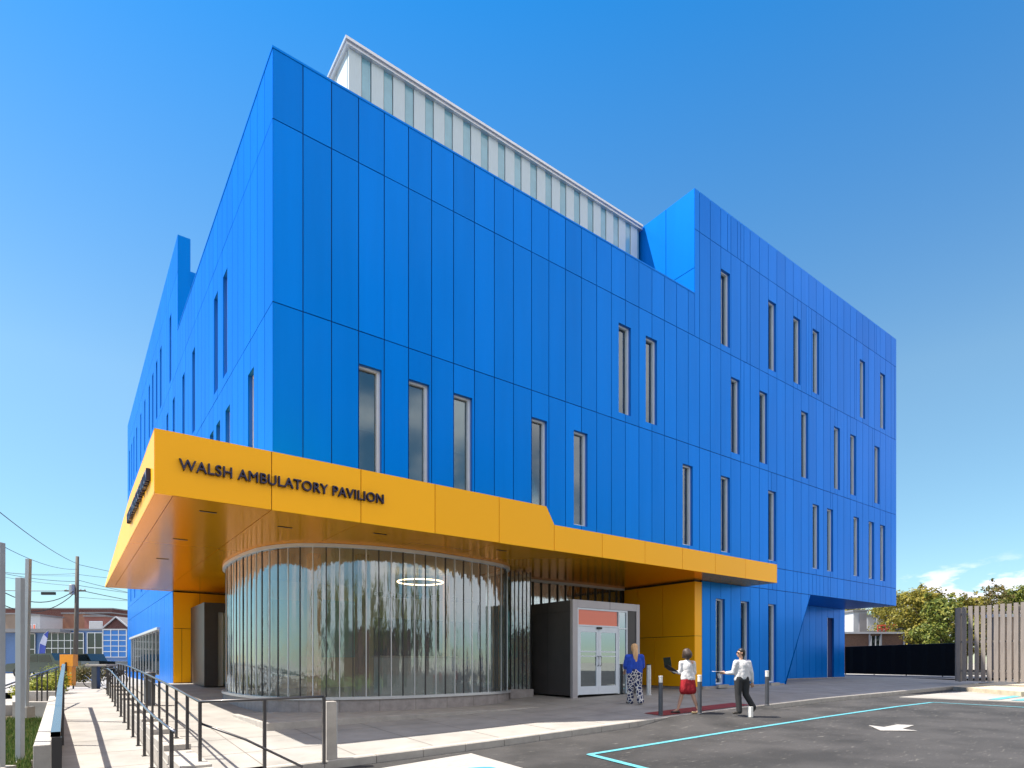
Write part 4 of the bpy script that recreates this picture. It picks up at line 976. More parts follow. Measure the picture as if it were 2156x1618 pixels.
# left railing close to the viewer
X3 = -3.765
def zr3(y): return pl([(-6.4, .33), (-4.1, .40), (1, .66), (7, .93), (10, 1.0)], y)
pts = [(X3 + .03, 8, zr3(8)), (X3 + .02, 4, zr3(4)), (X3, 0, zr3(0)), (X3, -4, zr3(-4)), (X3, -6.6, zr3(-6.6))]
r3 = empty('railing', (0, 0, 0)); tag(r3, 'thick dark handrail with broad end post on the left edge of the ramp', 'railing')
mb = MB()
for a, b in zip(pts, pts[1:]):
    w2 = .038; mb.face([(a[0] - w2, a[1], a[2]), (a[0] + w2, a[1], a[2]), (b[0] + w2, b[1], b[2]), (b[0] - w2, b[1], b[2])], 'rail_steel', .5)
    for s_ in (-1, 1): mb.face([(a[0] + s_ * w2, a[1], a[2]), (b[0] + s_ * w2, b[1], b[2]), (b[0] + s_ * w2, b[1], b[2] - .05), (a[0] + s_ * w2, a[1], a[2] - .05)], 'railblk', .5)
    mb.face([(a[0] - w2, a[1], a[2] - .05), (a[0] + w2, a[1], a[2] - .05), (b[0] + w2, b[1], b[2] - .05), (b[0] - w2, b[1], b[2] - .05)], 'railblk', .5)
mb.build('handrail', r3)
for y in (-6.63, 1.2, 5.2, 8):
    m = MB(); w2 = .04; zt = zr3(y) - .05; m.box((-w2, -.02, 0), (w2, .02, zt - RAMP(y) + .02), 'railblk'); m.build('post', r3, loc=(X3 + .01, y, RAMP(y) - .02))
# ---- low walls, planters and beds on the left
def poly_wall(name, pts, z0, z1, label, m='conc2', bevel=.012, fn=None):
    mb = MB(); mb.prism(pts, z0, fn or z1, m); return tag(mb.build(name, bevel=bevel), label, 'wall')
def lwz(x, y): return -.06
poly_wall('low_wall', [(-4.02, -4.1), (-3.84, -4.1), (-3.88, 10.0), (-4.10, 10.0)], -1.2, 0, 'low pale concrete wall left of the ramp handrail, square end facing the camera', fn=lwz)
lam1 = 13.0; a = at(26, lam1); b = at(112, lam1)
dirn = (b - a).normalized(); nrm_ = Vector((-dirn.y, dirn.x, 0))
def cross_wall(u0, u1, lam, v0, th, zb, label, ln=None):
    a = at(u0, lam); b = at(u1, lam); d = (b - a).normalized(); n_ = Vector((-d.y, d.x, 0)); zt = z_at(v0, lam)
    return poly_wall('planter_wall', [(a.x, a.y), (b.x, b.y), (b.x + n_.x * th, b.y + n_.y * th), (a.x + n_.x * th, a.y + n_.y * th)], zb, zt, label)
cross_wall(26, 107, 16.3, 1478, .22, -.9, 'nearer low concrete wall crossing behind the grass bed')
cross_wall(48, 121, 19.5, 1456, .25, -.7, 'farther low concrete wall in front of the yellow green shrub bed')
mb = MB(); g = hit  # end return of the near wall
a = at(26, 16.32); mb = MB(); d = ray(26); 
mb.prism([(a.x, a.y), (a.x + .22, a.y + .05), (a.x + d[0] * 3.0 + .22, a.y + d[1] * 3.0), (a.x + d[0] * 3.0, a.y + d[1] * 3.0)], -.9, z_at(1478, 16.3) - .003, 'conc2'); tag(mb.build('planter_wall'), 'short concrete return wall behind the galvanised post', 'wall')
grid_sheet('soil', frange(-44, -4.04, 2), frange(-12, 10, 2), lambda x, y: -.62, 'soil', label='soil bed left of the low wall', cat='soil')
mb = MB(); mb.box((-44, 9.9, -1.1), (-4.1, 14.2, -.30), 'concrete'); tag(mb.build('terrace'), 'concrete terrace behind the low walls', 'pavement', kind='structure')
# leaf helpers
def leaf_cloud(mb, centre, rad, n, size, m, rr=random, shell=.5, lean=None):
    for _ in range(n):
        d = Vector((rr.gauss(0, 1), rr.gauss(0, 1), rr.gauss(0, 1))).normalized(); q = (shell + (1 - shell) * rr.random()) if rr.random() < .75 else rr.random()
        c = Vector(centre) + Vector((d.x * rad[0], d.y * rad[1], d.z * rad[2])) * q
        nrm = (d + Vector((rr.uniform(-1, 1), rr.uniform(-1, 1), rr.uniform(-.4, 1.2))) * .8).normalized()
        a = nrm.orthogonal().normalized(); b = nrm.cross(a); th = rr.uniform(0, 6.28); a, b = a * math.cos(th) + b * math.sin(th), b * math.cos(th) - a * math.sin(th)
        s_ = size * rr.uniform(.6, 1.35); k = rr.random()
        mb.face([c - a * s_, c + b * s_ * .5, c + a * s_, c - b * s_ * .5], m, k)
def shrub(name, label, loc, r, h, m, n=500, size=.035, group=None, seed=1):
    rr = random.Random(seed); e = empty(name, loc); tag(e, label, 'shrub', group)
    f = MB()
    for _ in range(7):
        c = (rr.uniform(-.6, .6) * r, rr.uniform(-.6, .6) * r, h * rr.uniform(.35, .68)); leaf_cloud(f, c, (r * .5, r * .5, h * .36), n // 7, size, m, rr, .3)
    f.build('foliage', e)
    s_ = MB()
    for _ in range(6): x, y = rr.uniform(-.4, .4) * r, rr.uniform(-.4, .4) * r; s_.tube([(x * .3, y * .3, 0), (x * .7, y * .7, h * .35), (x * 1.2, y * 1.2, h * .7)], [.012, .008, .004], 'bark', 5)
    s_.build('stem', e); return e
sh = []
k = 0
for (u, lam, r, h, m, lb) in ((58, 16.4, .5, .62, 'leaf_l', 'lime yellow shrub at the left end of the planter'), (75, 16.7, .5, .75, 'leaf_l', 'lime yellow shrub second from the left in the planter'), (93, 16.4, .55, .9, 'leaf_l', 'tall lime yellow shrub in the middle of the planter'), (112, 16.8, .5, .95, 'leaf_l', 'lime green shrub against the dark handrail'),
                              (84, 18.6, .6, .85, 'leaf_g', 'green shrub at the back left of the planter'), (106, 18.8, .6, 1.0, 'leaf_g', 'dark green shrub at the back of the planter'), (167, 27, .6, .95, 'leaf_b', 'brown green shrub right of the orange cabinet'), (180, 27.3, .6, .85, 'leaf_b', 'brown green shrub in the middle of the far bed'), (193, 27, .55, .9, 'leaf_b', 'brown green shrub beside the grey block table'),
                              (121, 28, .6, .9, 'leaf_g', 'green shrub left of the orange cabinet')):
    lam = lam + 4.6 if lam < 20 else lam; p = at(u, lam); k += 1; shrub('shrub', lb, (p.x, p.y, -.34 if lam < 24 else -.08), r * 1.15, h * 1.2, m, 900, .045, 'shrubs in the planters left of the ramp', k)
# far bed kerb
a = at(156, 26.3); b = at(203, 26.3); d = (b - a).normalized(); n_ = Vector((-d.y, d.x, 0)); poly_wall('planter_wall', [(a.x, a.y), (b.x, b.y), (b.x + n_.x * .3, b.y + n_.y * .3), (a.x + n_.x * .3, a.y + n_.y * .3)], -.2, .12, 'low pale kerb wall of the far shrub bed')
# grass: blades, one uncountable mass
gm = MB(); rr = random.Random(4)
for _ in range(16000):
    u = rr.uniform(-60, 112); lam = rr.uniform(6.5, 16.3); p = at(u, lam)
    if p.x > -4.12 or lam > 16.2: continue
    zb = -.62; h = rr.uniform(.08, .24); a = rr.uniform(0, 6.28); wv = .016; lean = Vector((rr.uniform(-.06, .06), rr.uniform(-.06, .06), h))
    c = Vector((p.x, p.y, zb)); d = Vector((math.cos(a), math.sin(a), 0)) * wv
    gm.face([c - d, c + d, c + lean + d * .2], 'grass')
    if rr.random() < .5: d2 = Vector((math.cos(a + 1), math.sin(a + 1), 0)) * .03; c2 = c + lean * .5; gm.face([c2 - d2, c2 + lean * .25, c2 + d2, c2 - lean * .1], 'grass')
tag(gm.build('ground_cover'), 'rough green ground cover filling the bed at bottom left', 'ground cover', kind='stuff')

# ---- posts at the far left
def square_post(u0, u1, vt, vb, lam, label, name='signpost', m='steelpost', base=True, topm=None, lean=0.):
    a = at(u0, lam); b = at(u1, lam); w_ = (b - a).length; c = (a + b) / 2; z1 = z_at(vt, lam); z0 = z_at(vb, lam)
    e = empty(name, (c.x, c.y, z0), math.radians(-36.5)); tag(e, label, 'post')
    mb = MB(); H = z1 - z0; mb.box((-w_ / 2, -w_ / 2, 0), (w_ / 2, w_ / 2, H), m, Matrix.Rotation(lean, 4, 'Y')); mb.build('shaft', e, bevel=.004)
    if base: mb = MB(); mb.box((-w_ * 1.4, -w_ * 1.4, -.25), (w_ * 1.4, w_ * 1.4, .02), 'conc2'); mb.build('footing', e)
    return e
square_post(36.5, 48, 1217, 1606, 9.2, 'grey galvanised square post on a concrete footing in the grass bed')
square_post(50, 58, 1177, 1490, 15.0, 'taller slightly leaning square post behind the grey galvanised one', lean=.02)
square_post(-8, 6, 1143, 1618, 8.0, 'grey post cut by the left edge of the picture')
# stair handrail rising to the left planter
pa = at(-20, 13.2, 1455); pb = at(121, 18.5, 1405); pa2 = pa.copy(); r = empty('railing', (0, 0, 0)); tag(r, 'thin dark stair handrail descending to the left beside the shrubs', 'railing')
mb = MB(); mb.tube([pa, pb], .02, 'railblk', 8); mb.build('handrail', r); mb = MB(); mb.tube([pa - Vector((0, 0, .07)), pb - Vector((0, 0, .07))], .012, 'railblk', 6); mb.build('lower_rail', r)
for f in (.14, .36, .62, .70, .80, .97):
    q = pa.lerp(pb, f); m = MB(); m.box((-.018, -.018, 0), (.018, .018, q.z + .42 if q.z > -.4 else .5), 'railblk'); m.build('post', r, loc=(q.x, q.y, -.42))
# orange cabinet
p = at(145, 24.5); e = empty('orange_cabinet', (p.x, p.y, -.10), R(-36.5)); tag(e, 'orange upright cabinet with a dark slot at the end of the ramp', 'cabinet')
mb = MB(); w_ = .27; mb.box((-w_, -.12, .15), (w_ - .07, .12, .93), 'orange'); mb.build('lower_box', e); mb = MB(); mb.box((-w_, -.14, .94), (w_, .14, 1.42), 'orange'); mb.build('upper_box', e)
mb = MB(); mb.box((-.03, -.19, -.05), (.03, -.15, 1.1), 'black'); mb.build('slot', e)
for sx in (-.2, .18): mb = MB(); mb.box((sx - .02, -.02, 0), (sx + .02, .02, .15), 'black'); mb.build('leg', e)
# block table
p = at(204, 24.5); e = empty('block_table', (p.x, p.y, -.08), R(-36.5)); tag(e, 'pale topped outdoor table on a grey block leg at the end of the ramp', 'table')
mb = MB(); mb.box((-.16, -.1, 0), (.06, .12, .92), 'bollard'); mb.build('leg', e, bevel=.01); mb = MB(); mb.box((-.3, -.25, .92), (.55, .7, 1.0), 'conc2'); mb.build('table_top', e, bevel=.01)
# bicycle
def bicycle(loc, rz, label):
    e = empty('bicycle', loc, rz); tag(e, label, 'bicycle')
    for sx in (-.52, .52):
        mb = MB(); n = 24; mb.tube([(sx + .33 * math.cos(2 * math.pi * i / n), 0, .34 + .33 * math.sin(2 * math.pi * i / n)) for i in range(n + 1)], .018, 'rubber', 6)
        w_ = mb.build('wheel', e); mb = MB()
        for i in range(10): a = 2 * math.pi * i / 10; mb.tube([(sx, 0, .34), (sx + .32 * math.cos(a), 0, .34 + .32 * math.sin(a))], .003, 'alu', 3)
        mb.build('spokes', w_)
    mb = MB(); J = {'bb': (-.08, 0, .30), 'seat': (-.22, 0, .80), 'head': (.33, 0, .82), 'rear': (-.52, 0, .34), 'front': (.52, 0, .34), 'h2': (.36, 0, .70)}
    for a, b in (('bb', 'seat'), ('bb', 'h2'), ('seat', 'head'), ('bb', 'rear'), ('rear', 'seat'), ('head', 'front')): mb.tube([J[a], J[b]], .017, 'black', 6)
    mb.build('frame', e); mb = MB(); mb.ball((-.25, 0, .88), (.13, .07, .035), 'black'); mb.tube([(-.22, 0, .8), (-.24, 0, .87)], .012, 'alu', 6); mb.build('saddle', e)
    mb = MB(); mb.tube([(.33, 0, .82), (.32, 0, .96), (.36, 0, .98)], .014, 'alu', 6); mb.tube([(.30, -.25, .98), (.38, 0, .98), (.30, .25, .98)], .013, 'alu', 6); mb.build('handlebar', e)
    mb = MB(); mb.lathe([(.09, -.005), (.09, .005)], (0, 0, 0), 'alu', 16); mb.tube([(-.08, .05, .30), (-.08, .05, .16), (-.08, .12, .16)], .01, 'black', 5); mb.build('crank', e)
p = at(222, 25.5); bicycle((p.x, p.y, -.08), R(-25), 'dark bicycle parked at the end of the ramp near the block table')
p = at(236, 27.5); bicycle((p.x, p.y, -.08), R(-60), 'second bicycle parked closer to the sunlit blue wall')
# ashtray-like dark bin seen between rail posts
p = at(315, 17.0); mb = MB(); mb.lathe([(.14, 0), (.14, .85), (.15, .86), (.15, .92), (.1, .95)], (p.x, p.y, G(p.x, p.y)), 'bollard', 18); tag(mb.build('litter_bin'), 'round dark litter bin beyond the railing before the blue wall', 'bin')

# ================================================================== PEOPLE
from mathutils import noise
def blob(name, segs, m, parent, voxel=.011, smooth=2):
    """one continuous skin grown over tapered limbs: segs = [(p0, r0, p1, r1[, flat])]"""
    mb = MB()
    for sg in segs:
        p0, r0, p1, r1 = sg[:4]; p0 = Vector(p0); p1 = Vector(p1); n = max(2, int((p1 - p0).length / max(.02, min(r0, r1))))
        L = (p1 - p0).length
        if L < 1e-4: mb.ball(p0, r0, m, 12, 8); continue
        d = (p1 - p0) / L; pts = []; rs = []
        for q in (-.92, -.75, -.45): pts.append(p0 + d * r0 * q); rs.append(r0 * math.sqrt(1 - q * q))
        for i in range(n + 1): f = i / n; pts.append(p0.lerp(p1, f)); rs.append(r0 + (r1 - r0) * f)
        for q in (.45, .75, .92): pts.append(p1 + d * r1 * q); rs.append(r1 * math.sqrt(1 - q * q))
        mb.tube(pts, rs, m, 12)
    o = mb.build(name, parent, smooth=True)
    r = o.modifiers.new('remesh', 'REMESH'); r.mode = 'VOXEL'; r.voxel_size = voxel; r.use_smooth_shade = True
    s_ = o.modifiers.new('smooth', 'SMOOTH'); s_.iterations = smooth; s_.factor = .5
    return o
def mirror(p): return Vector((p[0], -p[1], p[2]))
def hand(wr, d, side, curl=.5, sc=1.0):
    """palm, four bent fingers of different length, thumb from the palm's side. d = forearm direction; side = vector across the palm to the thumb"""
    d = Vector(d).normalized(); sd = Vector(side); sd = (sd - d * sd.dot(d)).normalized(); nm = d.cross(sd).normalized(); wr = Vector(wr); out = []
    palm = wr + d * .085 * sc
    for k, (o_, L) in enumerate(((.030, .070), (.010, .080), (-.010, .074), (-.028, .058))):
        base = wr + d * .085 * sc + sd * o_ * sc
        out.append((wr + d * .01 + sd * o_ * .5, .017 * sc, base, .013 * sc))
        k1 = base + (d * math.cos(curl * .5) + nm * math.sin(curl * .5)) * L * .45; k2 = k1 + (d * math.cos(curl * 1.2) + nm * math.sin(curl * 1.2)) * L * .32; k3 = k2 + (d * math.cos(curl * 1.9) + nm * math.sin(curl * 1.9)) * L * .23
        out += [(base, .010 * sc, k1, .009 * sc), (k1, .009 * sc, k2, .008 * sc), (k2, .008 * sc, k3, .007 * sc)]
    t0 = wr + d * .03 * sc + sd * .022 * sc; t1 = t0 + (d * .6 + sd * .7 + nm * .3).normalized() * .038; t2 = t1 + (d * .85 + sd * .3 + nm * .4).normalized() * .03
    out += [(t0, .013 * sc, t1, .010 * sc), (t1, .010 * sc, t2, .008 * sc)]
    return out
def head_parts(P, hc, hd, skin, root, sc=1.0):
    """hc head centre, hd facing direction (horizontal)"""
    hd = Vector(hd).normalized(); lf = Vector((0, 0, 1)).cross(hd).normalized(); u = Vector((0, 0, 1)); hc = Vector(hc)
    segs = [(hc + u * .035 - hd * .012, .078 * sc, hc + u * .02 + hd * .01, .074 * sc), (hc - u * .02 + hd * .025, .064 * sc, hc - u * .065 + hd * .048, .038 * sc),
            (hc + hd * .085 - u * .002, .011, hc + hd * .100 - u * .026, .014), (hc + hd * .083 - u * .052 + lf * .018, .008, hc + hd * .083 - u * .052 - lf * .018, .008)]
    for s_ in (-1, 1): segs += [(hc + lf * .078 * s_ + u * .012, .016, hc + lf * .080 * s_ - u * .022, .011), (hc + hd * .075 + lf * .032 * s_ + u * .022, .012, hc + hd * .078 + lf * .018 * s_ + u * .024, .010)]
    return segs, hd, lf
# --- woman in blue top (back view, walking to the doors)
def place(u, v, fn=G):
    p = hit(u, v, fn); return p
def frame_dirs(): 
    a = Vector((E1x, -E1y, 0)); b = Vector((E1y, E1x, 0)); return a, b      # picture right, away from the viewer
PR, PA = frame_dirs()
def person(name_label, u, v, build, rz=0.):
    p = place(u, v); e = empty('person', (p.x, p.y, p.z + .002), -math.atan2(E1y, E1x) + rz); tag(e, name_label, 'person'); build(e); return e
# local frame of every figure: +x = picture right, +y = away from the viewer, z up
def eyes(root, hc, hd, lf):
    mb = MB()
    for s_ in (-1, 1): mb.ball(hc + hd * .082 + lf * .031 * s_ + Vector((0, 0, .012)), .010, 'clo_black', 8, 6)
    mb.build('eyes', root, smooth=True)
def woman1(r):
    H = Vector((0, 0, 0)); V = Vector
    hc = V((0, .02, 1.50)); segs, hd, lf = head_parts(None, hc, (-.25, .95, -.0), 'skin', r)
    nk = V((0, 0, 1.36)); ch = V((0, 0, 1.18)); pv = V((0, 0, .90))
    segs += [(nk, .045, hc - V((0, .01, .06)), .045), (V((-.13, 0, 1.29)), .055, V((.13, 0, 1.29)), .055), (ch, .12, pv, .12)]
    sl, sr = V((-.18, 0, 1.28)), V((.18, 0, 1.28)); el, er = V((-.235, .02, 1.03)), V((.225, .06, 1.02)); wl, wr_ = V((-.22, .20, .90)), V((.20, .22, .92))
    for a, b, c in ((sl, el, wl), (sr, er, wr_)): segs += [(a, .048, b, .038), (b, .038, c, .024)]
    segs += hand(wl, wl - el, (.5, 0, .5), .5) + hand(wr_, wr_ - er, (-.5, 0, .5), .5)
    hl, hr = V((-.09, 0, .88)), V((.09, 0, .88)); kl, kr = V((-.10, .03, .47)), V((.10, -.0, .48)); al, ar = V((-.09, .10, .08)), V((.13, -.12, .10))
    for a, b, c in ((hl, kl, al), (hr, kr, ar)): segs += [(a, .08, b, .052), (b, .052, c, .034)]
    blob('body', segs, 'skin', r, .010); eyes(r, hc, hd, lf)
    t = [(V((-.14, 0, 1.285)), .068, V((.14, 0, 1.285)), .068), (V((0, .02, 1.2)), .145, V((0, .02, .98)), .15), (V((-.08, .01, 1.18)), .115, V((-.09, .01, .86)), .125), (V((.08, .01, 1.18)), .115, V((.09, .01, .86)), .125)]
    t += [(sl, .072, el.lerp(sl, .12), .066), (sr, .072, er.lerp(sr, .12), .066), (el, .062, el.lerp(wl, .35), .055), (er, .062, er.lerp(wr_, .35), .055)]
    blob('blouse', t, 'clo_blue', r, .014, 4)
    q = [(V((-.02, 0, .9)), .13, V((.02, 0, .84)), .13)]
    for a, b, c in ((hl, kl, al), (hr, kr, ar)): q += [(a, .115, b, .092), (b, .092, c + V((0, 0, -.01)), .088)]
    blob('trousers', q, 'pattern', r, .014, 4)
    hh = [(hc + V((0, -.02, .05)), .092, hc + V((0, -.03, -.02)), .088), (hc + V((.0, -.055, -.02)), .075, hc + V((.015, -.10, -.18)), .062), (hc + V((.015, -.10, -.18)), .062, hc + V((.02, -.125, -.34)), .030), (hc + V((-.02, -.09, -.1)), .05, hc + V((-.015, -.12, -.27)), .03)]
    blob('hair', hh, 'hair_b', r, .012, 2)
    for f, an in ((al, (-.05, .2)), (ar, (.03, .2))):
        blob('shoe', [(V((f.x, f.y - .03, f.z - .035)), .036, V((f.x + an[0], f.y + .14, .03)), .034)], 'shoe', r, .012)
def woman2(r):
    V = Vector; hc = V((-.01, .02, 1.53)); segs, hd, lf = head_parts(None, hc, (-.6, .8, 0), 'skin2', r)
    segs += [(V((0, 0, 1.37)), .042, hc - V((0, .01, .06)), .042), (V((-.11, .03, 1.31)), .05, V((.12, -.02, 1.31)), .05), (V((0, 0, 1.2)), .11, V((.02, 0, .92)), .115)]
    sl, sr = V((-.15, .02, 1.30)), V((.16, 0, 1.30)); el, er = V((-.17, .03, 1.05)), V((.20, .06, 1.04)); wl, wr_ = V((-.32, .16, 1.09)), V((.06, .25, 1.06))
    for a, b, c in ((sl, el, wl), (sr, er, wr_)): segs += [(a, .043, b, .035), (b, .035, c, .022)]
    segs += hand(wl, (-.6, .4, .3), (0, 0, 1), .6) + hand(wr_, (-.8, .3, .1), (0, 0, 1), .5)
    hl, hr = V((-.07, 0, .90)), V((.09, 0, .90)); kl, kr = V((-.12, .05, .50)), V((.13, -.02, .50)); al, ar = V((-.24, .02, .10)), V((.27, -.06, .07))
    for a, b, c in ((hl, kl, al), (hr, kr, ar)): segs += [(a, .085, b, .052), (b, .052, b.lerp(c, .35), .050), (b.lerp(c, .35), .05, c, .028)]
    for a in (al, ar): segs += [(a, .032, a + V((-.10, .03, -.055)), .026)]
    blob('body', segs, 'skin2' if False else 'skin', r, .010); eyes(r, hc, hd, lf)
    t = [(V((-.11, .01, 1.305)), .062, V((.12, 0, 1.305)), .062), (V((0, .0, 1.22)), .128, V((.02, 0, 1.0)), .122), (V((.0, 0, 1.0)), .122, V((.03, 0, .90)), .135), (V((-.05, 0, .98)), .115, V((-.05, 0, .90)), .12), (V((.09, 0, .98)), .11, V((.09, 0, .90)), .12), (V((0, .01, 1.33)), .075, V((.01, 0, 1.28)), .09)]
    t += [(sl, .064, el, .054), (el, .054, wl.lerp(el, .1), .038), (sr, .064, er, .054), (er, .054, wr_.lerp(er, .2), .040)]
    blob('cardigan', t, 'clo_white', r, .013, 3)
    q = [(V((-.04, 0, .86)), .125, V((-.09, .0, .60)), .115), (V((.08, 0, .86)), .12, V((.12, -.01, .60)), .115), (V((.02, 0, .88)), .13, V((.02, 0, .60)), .12)]
    blob('skirt', q, 'clo_red', r, .014, 3)
    hh = [(hc + V((.0, -.01, .045)), .112, hc + V((.02, -.03, -.01)), .118), (hc + V((-.06, 0, -.01)), .06, hc + V((-.07, .01, -.07)), .045), (hc + V((.07, -.02, -.0)), .055, hc + V((.075, -.02, -.07)), .045), (hc + V((.01, -.07, -.02)), .07, hc + V((.01, -.065, -.09)), .06)]
    blob('hair', hh, 'hair_d', r, .012, 2)
    for f, m in ((al, 'shoe'), (ar, 'shoe_tan')): blob('shoe', [(V((f.x + .03, f.y, max(.035, f.z - .055))), .036, V((f.x - .14, f.y + .04, .032)), .031), (V((f.x + .04, f.y, f.z - .05)), .022, V((f.x + .045, f.y, .03)), .020)], m, r, .012)
def woman3(r):
    V = Vector; hc = V((-.0, .02, 1.53)); segs, hd, lf = head_parts(None, hc, (-.85, -.1, .0), 'skin', r)
    segs += [(V((0, 0, 1.37)), .045, hc - V((0, .01, .06)), .045), (V((-.12, .0, 1.31)), .052, V((.15, .0, 1.31)), .052), (V((.03, 0, 1.2)), .12, V((.04, 0, .92)), .12)]
    sl, sr = V((-.14, -.04, 1.30)), V((.20, .02, 1.30)); el, er = V((-.19, .0, 1.04)), V((.26, .0, 1.03)); wl, wr_ = V((-.34, .10, 1.03)), V((.31, .06, .80))
    for a, b, c in ((sl, el, wl), (sr, er, wr_)): segs += [(a, .046, b, .037), (b, .037, c, .023)]
    segs += hand(wl, (-.9, .2, .08), (0, .3, 1), .35) + hand(wr_, (.1, .1, -1), (-1, .3, 0), .6)
    hl, hr = V((-.06, 0, .90)), V((.12, 0, .90)); kl, kr = V((-.07, .0, .48)), V((.13, .03, .50)); al, ar = V((-.05, -.03, .07)), V((.33, .04, .17))
    for a, b, c in ((hl, kl, al), (hr, kr, ar)): segs += [(a, .085, b, .053), (b, .053, c, .032)]
    blob('body', segs, 'skin', r, .010); eyes(r, hc, hd, lf)
    t = [(V((-.11, -.02, 1.30)), .068, V((.17, .01, 1.30)), .068), (V((.03, .0, 1.24)), .135, V((.04, 0, .92)), .130), (V((-.05, 0, 1.20)), .105, V((-.035, 0, 1.03)), .10), (V((.11, 0, 1.20)), .105, V((.105, 0, 1.03)), .10),
         (V((-.035, 0, 1.03)), .10, V((-.075, 0, .885)), .105), (V((.105, 0, 1.03)), .10, V((.145, 0, .885)), .105)]
    t += [(sl, .070, el, .060), (el, .060, wl.lerp(el, .12), .045), (sr, .070, er, .058), (er, .058, wr_.lerp(er, .08), .042)]
    blob('jacket', t, 'clo_white', r, .013, 3)
    q = [(V((-.04, 0, .88)), .12, V((.1, 0, .86)), .12)]
    for a, b, c in ((hl, kl, al), (hr, kr, ar)): q += [(a, .115, b, .080), (b, .080, c, .070)]
    blob('trousers', q, 'clo_black', r, .013, 3)
    hh = [(hc + V((.02, .0, .05)), .090, hc + V((.035, .01, .0)), .086), (hc + V((.05, .0, -.02)), .06, hc + V((.055, 0, -.06)), .045)]
    blob('hair', hh, 'hair_k', r, .012, 2)
    mb = MB(); g = hc + hd * .088 + V((0, 0, .015))
    for s_ in (-1, 1): mb.box((-.006, -.024, -.02), (.008, .024, .018), 'black', Matrix.Translation(g + lf * .034 * s_))
    mb.tube([g + lf * .06, g + lf * .085 - hd * .09], .004, 'black', 5); mb.tube([g - lf * .06, g - lf * .085 - hd * .09], .004, 'black', 5); mb.build('sunglasses', r)
    blob('shoe', [(V((al.x + .03, al.y, .045)), .036, V((al.x - .14, al.y, .032)), .032)], 'shoe', r, .012); blob('shoe', [(V((ar.x + .03, ar.y, .13)), .036, V((ar.x - .07, ar.y - .02, .035)), .033)], 'shoe', r, .012)
w1 = person('woman with long blond hair, blue top and patterned trousers walking to the doors', 1336, 1483, woman1); w1.scale = (1.12, 1.07, 1.07)
w2 = person('woman with short dark hair, white cardigan and red skirt carrying a laptop', 1447, 1503, woman2)
w3 = person('woman in a white jacket and black trousers holding out papers', 1560, 1504, woman3)
def held(name, w_, lx, pts_mb, label, cat):
    mtx = w_.matrix_basis
    e = empty(name, w_.matrix_basis @ Vector(lx), w_.rotation_euler.z); tag(e, label, cat); pts_mb(e); return e
bpy.context.view_layer.update()
w2m = Matrix.Translation(w2.location) @ Matrix.Rotation(w2.rotation_euler.z, 4, 'Z'); w3m = Matrix.Translation(w3.location) @ Matrix.Rotation(w3.rotation_euler.z, 4, 'Z')
def laptop(e):
    mb = MB(); mb.box((-.16, -.11, -.012), (.16, .11, .0), 'black', Matrix.Rotation(R(35), 4, 'Y') @ Matrix.Rotation(R(-20), 4, 'X')); mb.build('keyboard', e)
    mb = MB(); mb.box((-.10, .0, .0), (.10, .012, .25), 'black', Matrix.Translation((-.08, .0, .06)) @ Matrix.Rotation(R(-8), 4, 'Y') @ Matrix.Rotation(R(12), 4, 'Z')); mb.box((-.09, -.003, .012), (.09, -.0005, .24), 'darkglass', Matrix.Translation((-.08, .0, .06)) @ Matrix.Rotation(R(-8), 4, 'Y') @ Matrix.Rotation(R(12), 4, 'Z')); mb.build('screen', e)
e = empty('laptop', w2m @ Vector((-.38, .12, 1.14)), w2.rotation_euler.z); tag(e, 'open black laptop held up by the woman in the red skirt', 'laptop'); laptop(e)
mb = MB(); mb.box((-.24, -.10, 0), (.02, .10, .008), 'paper', Matrix.Rotation(R(4), 4, 'Y')); mb.box((-.12, -.08, -.13), (-.10, .08, -.01), 'paper', Matrix.Rotation(R(-14), 4, 'Y'))
o = mb.build('papers', loc=w3m @ Vector((-.42, .12, 1.055))); o.rotation_euler = (0, 0, w3.rotation_euler.z); tag(o, 'sheaf of white papers in the hand of the woman in the white jacket', 'papers')

# ================================================================== BACKGROUND, LEFT
RZ = -math.atan2(E1y, E1x)
def cam_frame(u, lam, zb=None):
    p = at(u, lam); return Vector((p.x, p.y, 0 if zb is None else zb))
def bld(name, u0, u1, vt, lam, dep, zb, m, label, cat='building', wins=(), extra=None, roof_m='roofgrey', gable=False):
    """block whose front stands across the view at distance lam; wins in fractions (x0,x1,z0,z1,mat)"""
    a = at(u0, lam); b = at(u1, lam); W = (b - a).length; H = z_at(vt, lam) - zb
    e = empty(name, (a.x, a.y, zb), RZ); tag(e, label, cat)
    mb = MB(); mb.box((0, 0, 0), (W, dep, H), m); mb.build('wall', e)
    mb = MB(); mb.box((-.15, -.15, H), (W + .15, dep + .1, H + .18), roof_m)
    if gable: mb.prism([(-.3, -.3), (W + .3, -.3), (W + .3, dep), (-.3, dep)], H + .18, lambda x, y: H + .2, roof_m)
    mb.build('roof', e)
    for (x0, x1, z0, z1, wm) in wins:
        fo = MB(); fo.box((x0 * W, -.10, z0 * H), (x1 * W, -.004, z1 * H), 'alu_light' if wm != 'spandrel' else 'storeblue'); f = fo.build('window', e)
        g = MB(); g.box((x0 * W + .08, -.13, z0 * H + .08), (x1 * W - .08, -.102, z1 * H - .08), wm); g.build('pane', f)
    return e, W, H
bld('brick_building', 8, 236, 1283, 92, 14, -.3, 'brick', 'long dark red brick building behind the blue shop', wins=[(.42, .47, .45, .75, 'darkglass'), (.14, .18, .5, .75, 'darkglass'), (.56, .60, .5, .75, 'darkglass'), (.93, .97, .35, .6, 'darkglass')])
bld('brick_building', 172, 234, 1292, 90, 5, -.3, 'brick', 'lower dark brick block at the right end of the long brick building')
bld('rendered_building', 132, 178, 1293, 84, 5, -.3, 'peach', 'peach rendered building directly behind the utility pole')
